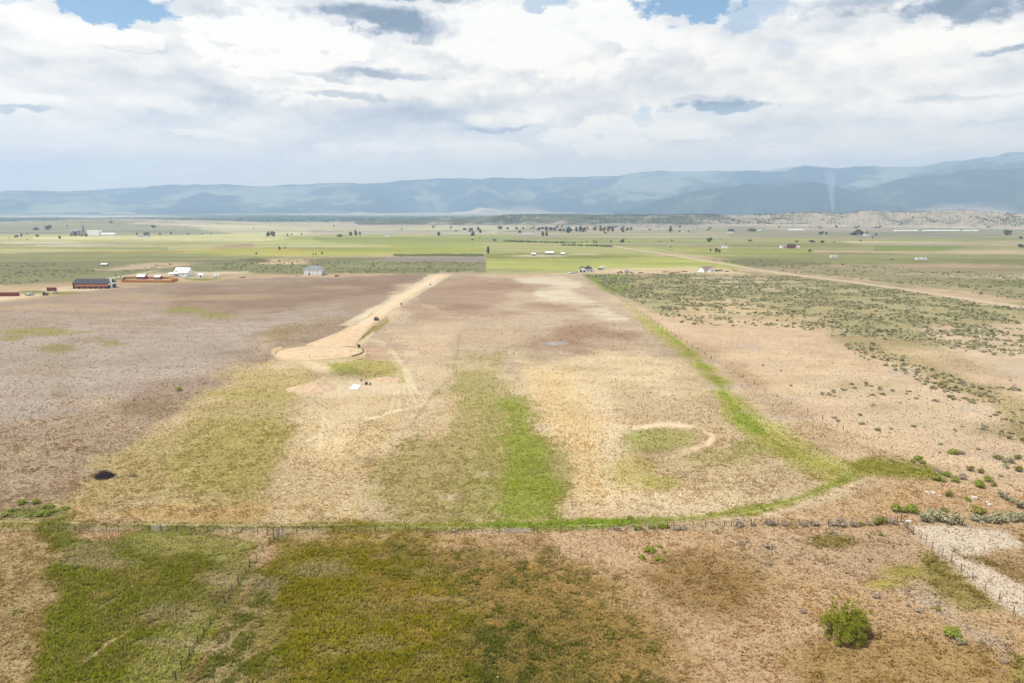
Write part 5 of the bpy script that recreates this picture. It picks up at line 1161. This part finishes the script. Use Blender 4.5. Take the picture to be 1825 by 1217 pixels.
# white gabled house with a dark roof
h = empty('gabled_house', at(1044, 485.3), -.08, 'white gabled house with dark roof and two garage doors', 'house')
gable(h, -6.4, .3, 0, 9, 3.1, 5.6, WHITE, ROOFD, 'y', .4, wname='garage_wall', rname='garage_roof')
MB().box((3.3, 6.2, 1.6), (6.0, 9.0, 3.2)).build('wall', WHITE, h); hip(h, -1.5, 6.3, 1.7, 10.7, 3.2, 3.1, ROOFD, .6)
for x in (-4.7, -1.5): opening(h, x, 0, .05, 2.2, 2.1, DARK, 'garage_door')
for x in (1.6, 3.4): opening(h, x, 1.7, .9, .9, 1.4, GLASS)
opening(h, 5.3, 1.7, .05, 1.0, 2.1, DARK, 'door'); MB().box((6.95, 4.2, 2.6), (.9, .9, 5.2)).build('chimney', TRIM, h)

# white house at the right with a brown roof
h = empty('ranch_house', at(1262, 485), .42, 'bright white house with brown roof next to the dirt road', 'house')
gable(h, -5.5, 3.6, 0, 8, 3.1, 5.3, WHITE, ROOFB, 'x', .35); gable(h, -.2, 6.0, -2.6, 5, 3.2, 5.8, WHITE, ROOFB, 'y', .35, wname='wing_wall', rname='wing_roof')
for x in (-4.4, -2.8, -1.2): opening(h, x, 0, 1.0, .8, 1.1, GLASS)
opening(h, 2.9, -2.6, 1.0, 1.2, 1.2, GLASS); opening(h, 6.0, 2, 1.0, 1.0, 1.2, GLASS, face='right')

# small sheds, barns and far farm buildings
def shed(nm, px, py, w, d, e, r_, label, wm, rm, rz=0.0, cat='shed', door=True, group=None):
    s = empty(nm, at(px, py), rz, label, cat, group); gable(s, -w / 2, w / 2, 0, d, e, r_, wm, rm, 'x', .25)
    if door: opening(s, 0, 0, .03, min(1.6, w * .3), min(2.1, e * .8), DARK, 'door')
    return s
shed('garden_shed', 251, 498.0, 7.2, 4.4, 2.6, 4.3, 'larger dark red shed with white roof behind the cedar fence', RED, ROOFW, -.1)
shed('garden_shed', 280, 498.0, 5.2, 3.6, 2.2, 3.6, 'smaller dark red shed with white roof behind the cedar fence', RED, ROOFW, -.1)
shed('storage_shed', 357.5, 494.5, 4.0, 3.2, 2.3, 3.3, 'small white shed right of the farmhouse', WHITE, ROOFW, .1)
shed('hut', 185, 474, 6, 4, 1.8, 2.8, 'small pale hut in the brush behind the barn', GREYB, ROOFW, .1)
shed('farm_shed', 951, 455.5, 6, 5, 2.2, 3.4, 'left and smallest of three sheds beyond the lime green field', GREYB, ROOFW)
shed('farm_shed', 979.6, 454, 11, 7, 2.6, 4.2, 'middle long white-roofed shed beyond the lime green field', GREYB, ROOFW)
shed('farm_shed', 1003, 454.6, 5, 4, 2.0, 3.2, 'right shed of three beyond the lime green field', GREYB, ROOFW)
shed('red_barn', 1413, 442.5, 12, 9, 4, 6.6, 'red barn with dark roof in the right-hand field', RED, ROOFD, .1, 'barn')
shed('farmhouse', 1398, 442, 9, 8, 2.8, 4.4, 'low white house left of the red barn', WHITE, ROOFG, .1, 'house')
shed('lean_to', 1421.5, 442.5, 6, 5, 2.4, 3.2, 'small white shed right of the red barn', WHITE, ROOFW, .1)
for x, w, lb in ((1616, 66, 'left'), (1679, 104, 'middle'), (1731, 42, 'right')): shed('greenhouse', x, 412, w, 10, 2.0, 3.2, lb + ' of three long white greenhouses below the bluffs', WHITE, ROOFW, 0, 'greenhouse')
shed('greenhouse', 1420, 410.5, 45, 9, 2.5, 4, 'long low white shed left of the greenhouses', WHITE, ROOFW, 0, 'shed')
for x, y, w, lb in ((828, 413, 9, 'white farmhouse among the scattered grove at centre'), (1302, 415.5, 14, 'white farmhouse under the wide tree right of centre'), (1220, 414, 9, 'tiny pale house right of the far tall tree'), (1545, 420, 11, 'white farmhouse beside the far grove at right'), (1355, 411, 10, 'tiny pale house on the far right plain'), (967, 411.5, 12, 'low white house in front of the long windbreak'), (940, 416.5, 26, 'long pale shed left of the square grove'), (1009, 409.3, 12, 'far pale shed above the windbreak'), (690, 421, 14, 'tiny white shed in the bright strip at centre'), (254, 424, 24, 'long pale shed behind the cream field'), (1292, 442, 8, 'small white shed under the round tree at right')):
    shed('farm_building', x, y, w, 8, 3, 5, lb, WHITE, ROOFG, random.uniform(-.2, .2), 'building', False)
# factory on the far left
f = empty('factory', at(166, 419.8), 0, 'white factory hall with tower and silos far off at left', 'factory')
MB().box((0, 8, 6), (28, 16, 12)).build('hall', WHITE, f); gable(f, 18, 50, 0, 14, 4, 6, WHITE, ROOFW, wname='warehouse', rname='warehouse_roof'); MB().box((-22, 8, 4), (14, 14, 8)).build('office', GREYB, f)
for i, x in enumerate((-32, -39, -46, -54)): MB().lathe((x, 8, 0), [(3.2, 0), (3.2, 13 - i), (2.2, 15 - i), (.3, 16.5 - i)], 14).build('silo', STEEL, f)
MB().box((-29, 12, 12), (3.2, 3.2, 24)).build('tower', GREYB, f); MB().tube([(-29, 12, 24), (-29, 12, 33)], .6, 6).build('stack', STEEL, f)

# cedar yard fence: closed board runs with posts
cf = empty('cedar_fence', at(217, 503.2), 0, 'orange cedar board fence around the yard with two red sheds', 'fence'); o0 = at(217, 503.2)
cp = [at(217, 503.2), at(305, 503.6), at(317, 500.2), at(300, 497.2), at(222, 496.6), at(217, 503.2)]
for i in range(5):
    a, c = cp[i] - o0, cp[i + 1] - o0; d_ = c - a; ln = d_.length; ang = math.atan2(d_.y, d_.x); b_ = MB(); n = max(2, int(ln / .5))
    for k in range(n):
        q = a + d_ * ((k + .5) / n); b_.box((q.x, q.y, .95 + .02 * (k % 3)), (ln / n * .94, .05, 1.9), ang)
    b_.build('board_panel', CEDAR, cf)
    for k in range(int(ln / 5) + 1):
        q = a + d_ * min(1, k * 5 / ln) + Vector((-math.sin(ang), math.cos(ang), 0)) * -.1; MB().box((q.x, q.y, 1.02), (.14, .14, 2.05), ang).build('post', WOOD, cf)

# ------------------------------------------------------------------ vehicles, containers, yard things
TYRE = mat('tyre_rubber', A(36, 36, 38), .9, .1); CHROME = mat('steel_rim', A(150, 150, 154), .4, .05, metal=.6); LAMP = mat('lamp_glass', A(226, 222, 210), .2, .05); TAIL = mat('tail_lamp', A(150, 30, 28), .3, .05)
def paint(nm, *c): return mat(nm, A(*c), .35, .03, 1, spec=.5)
PWHITE, PDARK, PRED, PSILV = mat('white_paint', (.78, .78, .78), .35, .03, 1, spec=.5), paint('dark_grey_paint', 52, 56, 66), paint('red_paint', 176, 46, 48), paint('silver_paint', 190, 192, 196)
def wheels(root, xs, yw, r_):
    for x in xs:
        for s in (-1, 1):
            w = MB(); w.tube([(x, s * yw - s * .12, r_), (x, s * yw + s * .12, r_)], r_, 14); wo_ = w.build('wheel', TYRE, root)
            MB().tube([(x, s * yw + s * .10, r_), (x, s * yw + s * .135, r_)], r_ * .6, 12).build('rim', CHROME, wo_)
def car(px, py, rz, pm, label, kind='suv', nm='parked_car', cat='car'):
    c = empty(nm, at(px, py), rz, label, cat); L_ = {'suv': 4.7, 'pickup': 5.7, 'hatch': 4.2}[kind]; h2 = L_ / 2
    if kind == 'pickup': body = [(-h2, .5), (-h2, 1.1), (-.3, 1.12), (h2 - 1.3, 1.1), (h2 - .05, .98), (h2, .5)]; cab = [(-.35, 1.1), (-.15, 1.82), (1.0, 1.84), (1.6, 1.1)]
    elif kind == 'suv': body = [(-h2, .45), (-h2 + .05, 1.05), (h2 - 1.2, 1.08), (h2 - .08, .92), (h2, .45)]; cab = [(-h2 + .1, 1.05), (-h2 + .45, 1.7), (.55, 1.72), (h2 - 1.15, 1.06)]
    else: body = [(-h2, .42), (-h2 + .05, .95), (h2 - 1.1, .98), (h2 - .08, .8), (h2, .42)]; cab = [(-h2 + .25, .95), (-h2 + .7, 1.45), (.5, 1.46), (h2 - 1.0, .97)]
    MB().prism([(x, z) for x, z in body], -.92, .92, 'y').build('body', pm, c, bevel=.08)
    MB().prism([(x * .985 + .02, z - .02) for x, z in cab], -.80, .80, 'y').build('window', GLASS, c)
    zt = max(z for _, z in cab); xs = [x for x, z in cab if z > zt - .1]; MB().box(((xs[0] + xs[-1]) / 2, 0, zt + .015), (xs[-1] - xs[0] + .1, 1.62, .07)).build('roof', pm, c, bevel=.03)
    wheels(c, (-h2 + .85, h2 - .9), .82, .36)
    for s in (-1, 1):
        MB().box((h2 - .02, s * .68, .8), (.08, .35, .16)).build('headlight', LAMP, c); MB().box((-h2 + .01, s * .75, .85), (.06, .22, .24)).build('tail_light', TAIL, c)
    return c
dirn = math.atan2(lane[20][1] - lane[25][1], lane[20][0] - lane[25][0])
car(671, 570.5, dirn, PDARK, 'dark car parked on the gravel lane', 'suv')
car(1018.5, 487.2, .5, PWHITE, 'left white pickup truck beside the gabled house', 'pickup', 'pickup_truck', 'pickup'); car(1026, 487.0, .4, PWHITE, 'right white car beside the garage of the gabled house', 'suv')
car(1105, 486.3, .15, PRED, 'red pickup truck on the bare dirt between the two white houses', 'pickup', 'pickup_truck', 'pickup')
car(600.5, 492.8, .2, paint('maroon_paint', 70, 34, 36), 'dark maroon car right of the two-storey house', 'hatch')
car(531.5, 491.5, .1, PWHITE, 'small white car left of the two-storey house', 'hatch'); car(577, 490.5, 1.2, PSILV, 'silver car at the right end of the two-storey house', 'suv')
car(335, 496.5, .05, PWHITE, 'white van parked right of the farmhouse', 'suv', 'parked_van', 'van'); car(98.5, 522.5, .9, PWHITE, 'white car on the barn drive', 'hatch')
car(1070, 480.8, .1, PDARK, 'dark car in front of the white trailer near the gabled house', 'suv')
car(1278, 483.5, .4, PDARK, 'dark car just right of the bright white house', 'hatch'); car(1285, 483.2, .2, PSILV, 'silver car farther right of the bright white house', 'suv'); car(1590, 463.5, 0, PDARK, 'dark car at the right end of the white pipe stacks', 'hatch')
def trailer(px, py, rz, w, h, matl, label, nm='trailer', cat='trailer'):
    t = empty(nm, at(px, py), rz, label, cat); MB().box((0, 0, .6 + h / 2), (w, 2.4, h)).build('body', matl, t, bevel=.12)
    for x in (-w * .25, w * .22): MB().box((x, -1.22, .6 + h * .6), (w * .14, .05, h * .25)).build('window', GLASS, t)
    MB().box((w * .02, -1.22, .6 + h * .42), (.7, .05, h * .72)).build('door', TRIM, t); wheels(t, (-.6, .4), 1.05, .38)
    MB().tube([(w / 2, .5, .6), (w / 2 + 1.3, 0, .55), (w / 2, -.5, .6)], .06, 5).build('hitch', DARK, t)
trailer(385, 494.6, .05, 6.2, 2.4, PWHITE, 'white camper trailer right of the small white shed'); trailer(1073.5, 480.0, .5, 5.5, 2.6, PWHITE, 'white camper trailer near the gabled house')
trailer(1117, 486.5, .2, 4.2, 2.2, PSILV, 'pale grey trailer behind the red pickup'); trailer(52, 527, .1, 5.4, 1.5, PSILV, 'pale low trailer on the drive left of the barn')
trailer(1641, 464, .1, 14, 2.6, PWHITE, 'long white mobile home in the right-hand field'); trailer(1485.5, 460, .2, 9, 3, PWHITE, 'white mobile home left of the white pipe stacks')
def container(px, py, rz, w, label):
    c = empty('shipping_container', at(px, py), rz, label, 'container'); b_ = MB(); b_.box((0, 0, 1.35), (w, 2.4, 2.5))
    for k in range(int(w / .4)): b_.box((-w / 2 + .3 + k * .4, -1.22, 1.35), (.18, .06, 2.3))
    b_.build('body', BRICKR, c)
    for s in (-1, 1): MB().box((w / 2 + .03, s * .58, 1.35), (.06, 1.1, 2.3)).build('door', BRICKR, c)
    MB().box((-w / 2 + .05, 0, 2.63), (w * .02 + .1, 2.45, .06)).build('corner_rail', DARK, c)
    return c
container(16.5, 527.5, .03, 13, 'long rust red container at the left edge'); container(92.5, 518.3, .03, 6, 'small red container behind the cars on the barn drive')
def machine(px, py, label, matl):
    m_ = empty('farm_machine', at(px, py), .3, label, 'machine'); MB().box((0, 0, 1.1), (3.2, 1.6, 1.0)).build('body', matl, m_, bevel=.15); MB().box((-.6, 0, 2.0), (1.3, 1.4, .95)).build('cab', GLASS, m_); wheels(m_, (-1, 1.1), .9, .6); MB().box((2.2, 0, .8), (1.4, .25, .25), 0, 0, -.3).build('arm', matl, m_)
machine(81, 526.3, 'dark farm machine on the drive left of the barn', PDARK)
LUM = mat('stacked_lumber', A(176, 120, 74), .9, .25, 3)
def pile(px, py, w, label, seed, matl=LUM, nm='lumber_pile'):
    r = np.random.default_rng(seed); b_ = MB()
    for k in range(16): b_.box((r.uniform(-w / 2, w / 2), r.uniform(-.8, .8), .12 + .09 * (k % 8)), (r.uniform(1.2, 3), .25, .16), r.uniform(-.5, .5))
    o = b_.build(nm, matl); o.location = at(px, py); tag(o, label, 'pile')
pile(1142, 486.3, 4.5, 'dark timber pile right of the pale grey trailer', 1, BRICKR); pile(1186, 485, 6, 'left of the orange timber piles between the white houses', 2); pile(1205, 486.2, 7, 'middle of the orange timber piles between the white houses', 3); pile(1219, 484.3, 6, 'right of the orange timber piles between the white houses', 4)
pile(1197, 487.2, 4, 'low red scrap pile in front of the orange timber piles', 5, BRICKR); pile(1310, 483.5, 5, 'small timber pile right of the bright white house', 6); pile(1295.5, 484.2, 2.5, 'dark scrap pile between the bright white house and the road', 7, DARK)
pile(1578, 464, 16, 'pale pipe stacks in the right-hand field', 8, GREYB, 'pipe_pile'); pile(432, 495, 4, 'dark scrap heap at the edge of the left field', 9, DARK); pile(1125, 486.2, 1.6, 'small rusty scrap heap between the trailer and the timber pile', 10, BRICKR)
# utility poles
def pole(px, py, h_, label):
    p_ = empty('utility_pole', at(px, py), 0, label, 'utility pole'); MB().tube([(0, 0, -.5), (0, 0, h_)], [.17, .11], 8).build('pole', WOOD, p_); MB().box((0, 0, h_ - .7), (2.2, .12, .14)).build('crossarm', WOOD, p_)
    for x in (-.95, 0, .95): MB().lathe((x, 0, h_ - .63), [(.05, 0), (.07, .12), (.03, .2)], 8).build('insulator', GREYB, p_)
pole(630.5, 487, 9.2, 'pale utility pole right of the two-storey house'); pole(520.5, 486.5, 8.6, 'fainter utility pole left of the two-storey house'); pole(17, 432, 12, 'far utility pole at the left edge of the cream field')
# lane side equipment boxes
BOXG = mat('dark_green_steel', A(40, 44, 38), .5, .1, 2)
def cabinet(px, py, w, h_, label, rz=.2, d=None):
    c = empty('utility_box', at(px, py), rz, label, 'utility box'); MB().box((0, 0, .08), (w * 1.25, (d or w) * 1.25, .16)).build('base', FOUND, c); MB().box((0, 0, .16 + h_ / 2), (w, d or w, h_)).build('cabinet', BOXG, c, bevel=.05); MB().box((0, -(d or w) / 2 - .02, .16 + h_ * .5), (w * .85, .04, h_ * .8)).build('door', BOXG, c); MB().box((0, 0, .18 + h_), (w * 1.06, (d or w) * 1.06, .05)).build('lid', BOXG, c)
cabinet(639.8, 619.5, 1.0, 1.15, 'dark utility box at the right rim of the turning circle'); cabinet(715.3, 543.5, .8, 1.2, 'dark utility box on the right side of the gravel lane'); cabinet(767, 508.5, .7, 1.1, 'dark utility box at the far end of the gravel lane')
cabinet(653, 685.5, .95, .65, 'wide low black box beside the white slab'); cabinet(660, 686.5, .45, .8, 'narrow dark box right of the low black box'); cabinet(644, 679.5, .4, .7, 'small grey box just above the white slab')
CULV = mat('black_culvert_pipe', A(40, 38, 36), .6, .1)
cu = MB(); cu.tube([Vector((c0.x + 19.2 * math.cos(a), c0.y + 15.5 * math.sin(a), .15)) for a in np.linspace(-.55, .45, 14)], .22, 8); tag(cu.build('culvert_pipe', CULV), 'black curved pipe lying along the right rim of the turning circle', 'pipe')
# concrete slab beside the dirt mounds
sp_ = [at(621.5, 694), at(638.5, 694), at(643, 687.0), at(630, 686.5)]; b_ = MB(); b_.add([(q.x, q.y, -.1) for q in sp_] + [(q.x, q.y, .3) for q in sp_], [(3, 2, 1, 0), (4, 5, 6, 7), (0, 1, 5, 4), (1, 2, 6, 5), (2, 3, 7, 6), (3, 0, 4, 7)])
tag(b_.build('concrete_slab', mat('new_concrete', (.80, .80, .80), .8, .03, 1), bevel=.02), 'white concrete slab beside the dirt mounds', 'slab')
SOIL = mat('red_soil', A(212, 184, 152), .95, .18, .8)
def mound(px, py, rx, ry, h_, label, seed):
    bm = bmesh.new(); bmesh.ops.create_grid(bm, x_segments=26, y_segments=26, size=1)
    for v in bm.verts:
        q = v.co.length; f = max(0, 1 - q * q) if q < 1 else 0; n = fbm(np.array([v.co.x * 4.0 + 9]), np.array([v.co.y * 4.0 + 9]), 4, seed)[0]
        v.co = Vector((v.co.x * rx, v.co.y * ry, f * h_ * (.5 + n) - .12))
    bm.faces.ensure_lookup_table(); me = bpy.data.meshes.new('dirt_mound'); bm.to_mesh(me); bm.free(); me.materials.append(SOIL); o = link_mesh('dirt_mound', me); o.location = at(px, py); tag(o, label, 'mound')
mound(556, 693, 9, 6, 1.5, 'wide brown dirt mound left of the white slab', 1); mound(568, 686, 4, 4, 1.5, 'small dirt heap on the upper end of the wide mound', 3); mound(688, 678, 6.5, 4.5, 1.2, 'brown dirt mound right of the black boxes', 2)
# wheel line sprinkler
wl = empty('wheel_line', at(1735, 490.5), 0, 'thin white wheel line sprinkler across the right-hand range', 'sprinkler'); a, c = at(1640, 490.5) - at(1735, 490.5), at(1900, 491.5) - at(1735, 490.5)
MB().tube([a + Vector((0, 0, .9)), c + Vector((0, 0, .9))], .09, 6).build('pipe', PSILV, wl)
for k in range(14):
    q = a + (c - a) * (k / 13); w_ = MB()
    w_.tube([q + Vector((0, .9 * math.cos(t), .9 + .9 * math.sin(t))) for t in np.linspace(0, 6.283, 17)], .04, 5)
    for t in np.linspace(0, 3.14, 5)[:-1]: w_.tube([q + Vector((0, .9 * math.cos(t), .9 + .9 * math.sin(t))), q - Vector((0, .9 * math.cos(t), -.9 + .9 * math.sin(t)))], .02, 4)
    w_.build('wheel', PSILV, wl)

# ------------------------------------------------------------------ horses
def horse(px, py, rz, label, seed, graze=True):
    J = {'pel': (-.55, 0, 1.28), 'bel': (0, 0, 1.18), 'che': (.52, 0, 1.22), 'nk': (.95, 0, 1.32 if graze else 1.62), 'pol': (1.3, 0, .9 if graze else 1.95), 'muz': (1.42, 0, .35 if graze else 1.62), 'tl': (-.88, 0, 1.2), 'tl2': (-.98, 0, .6)}
    E_ = [('pel', 'bel'), ('bel', 'che'), ('che', 'nk'), ('nk', 'pol'), ('pol', 'muz')]; R_ = {'pel': .30, 'bel': .30, 'che': .29, 'nk': .17, 'pol': .12, 'muz': .075}
    for s, y in (('l', .17), ('r', -.17)):
        f = .1 if s == 'l' else -.08
        for nm, q, r_ in (('fs', (.55, y, .95), .13), ('fk', (.58 + f, y, .55), .062), ('ff', (.55 + f * 1.6, y, .06), .055), ('hs', (-.58, y, .98), .17), ('hk', (-.72 - f, y, .58), .075), ('hf', (-.62 - f * 1.4, y, .06), .055)): J[nm + s] = q; R_[nm + s] = r_
        E_ += [('che', 'fs' + s), ('fs' + s, 'fk' + s), ('fk' + s, 'ff' + s), ('pel', 'hs' + s), ('hs' + s, 'hk' + s), ('hk' + s, 'hf' + s)]
    keys = [k for k in J if k not in ('tl', 'tl2')]; me = bpy.data.meshes.new('body'); me.from_pydata([J[k] for k in keys], [(keys.index(a), keys.index(b)) for a, b in E_], []); me.update()
    root = empty('horse', at(px, py), rz, label, 'horse', 'horses at the edge of the brush'); root.scale = (1.12, 1.12, 1.12); o = link_mesh('body', me, root); sk = o.modifiers.new('skin', 'SKIN')
    for k, v in zip(keys, me.skin_vertices[0].data if me.skin_vertices else []): pass
    bm = bmesh.new(); bm.from_mesh(me); ly = bm.verts.layers.skin.verify(); bm.verts.ensure_lookup_table()
    for i, k in enumerate(keys): bm.verts[i][ly].radius = (R_[k], R_[k]); bm.verts[i][ly].use_root = (k == 'pel')
    bm.to_mesh(me); bm.free(); ss = o.modifiers.new('sub', 'SUBSURF'); ss.levels = 1; ss.render_levels = 1
    HC = mat('dark_brown_coat', A(*((62, 40, 30), (36, 30, 28), (54, 40, 34))[seed % 3]), .7, .1); me.materials.append(HC); HAIR = mat('black_hair', A(34, 30, 30), .9)
    MB().tube([J['tl'], (-1.0, 0, 1.0), J['tl2']], [.07, .09, .03], 6).build('tail', HAIR, root)
    n0, n1 = Vector(J['nk']), Vector(J['pol']); MB().tube([n0 + Vector((-.15, 0, .15)), (n0 + n1) / 2 + Vector((.05, 0, .17)), n1 + Vector((.02, 0, .1))], [.05, .07, .04], 5).build('mane', HAIR, root)
    for s in (-1, 1): MB().lathe(n1 + Vector((-.02, s * .07, .08)), [(.04, 0), (.03, .1), (.004, .17)], 6).build('ear', HC, root)
horse(1503.5, 600.5, 2.9, 'leftmost dark horse, apart on the pale flat beside the brush', 0); horse(1576.5, 592.5, -.4, 'black horse standing farthest back among the sagebrush', 1); horse(1567.5, 593, 2.8, 'dark horse second from left, head down among the sagebrush', 2); horse(1586.5, 600.8, 3.0, 'rightmost brown horse grazing in front of the black one', 0)

# ------------------------------------------------------------------ dust devil over the right-hand plain
q0 = at(1486, 397); dq = q0.length; sc_ = (q0.y * CT + CAM_H * ST) / FPX
dv = MB(); prof = [(5, 0), (7, 40), (12, 80), (18, 120), (24, 170), (30, 215), (36, 250)]
vs_ = []; fs_ = []; n = 20
for i, (r_, z) in enumerate(prof):
    cx = -z * .16 + 3 * math.sin(z * .03)
    for k in range(n):
        w = 6.283 * k / n; vs_.append((cx + r_ * math.cos(w), r_ * math.sin(w), z))
for i in range(len(prof) - 1):
    for k in range(n): fs_.append((i * n + k, i * n + (k + 1) % n, (i + 1) * n + (k + 1) % n, (i + 1) * n + k))
fs_ += [tuple(range(n))[::-1], tuple((len(prof) - 1) * n + k for k in range(n))]
dv.add(vs_, fs_); do = dv.build('dust_devil', None); do.location = q0 + Vector((0, 0, .5))
m, nt, out = nodes_of('airborne_dust'); pv = nt.nodes.new('ShaderNodeVolumePrincipled'); nt.links.new(pv.outputs[0], out.inputs['Volume']); pv.inputs['Color'].default_value = (.92, .92, .92, 1); 
N = nt.nodes; L = nt.links; tcd = N.new('ShaderNodeTexCoord'); spd = N.new('ShaderNodeSeparateXYZ'); L.new(tcd.outputs['Object'], spd.inputs[0])
def MM(op, a, b_=None, c_=None):
    n_ = N.new('ShaderNodeMath'); n_.operation = op
    for i_, s_ in enumerate((a, b_, c_)):
        if s_ is None: continue
        if isinstance(s_, (int, float)): n_.inputs[i_].default_value = s_
        else: L.new(s_, n_.inputs[i_])
    return n_.outputs[0]
xx = MM('ADD', spd.outputs[0], MM('MULTIPLY', spd.outputs[2], .16)); rr2 = MM('ADD', MM('MULTIPLY', xx, xx), MM('MULTIPLY', spd.outputs[1], spd.outputs[1]))
R_ = MM('ADD', 4.0, MM('MULTIPLY', spd.outputs[2], .115)); fall = MM('MAXIMUM', MM('SUBTRACT', 1.0, MM('DIVIDE', rr2, MM('MULTIPLY', R_, R_))), 0.0)
top = MM('MAXIMUM', MM('SUBTRACT', 1.0, MM('DIVIDE', spd.outputs[2], 250.0)), 0.0); top = MM('POWER', top, .6)
nz_ = N.new('ShaderNodeTexNoise'); nz_.inputs['Scale'].default_value = .03; nz_.inputs['Detail'].default_value = 4; L.new(tcd.outputs['Object'], nz_.inputs[0])
L.new(MM('MULTIPLY', MM('MULTIPLY', fall, top), MM('MULTIPLY', nz_.outputs[0], .03)), pv.inputs['Density'])
do.data.materials.append(m); tag(do, 'thin pale dust devil rising in front of the dark foothills', 'dust devil')
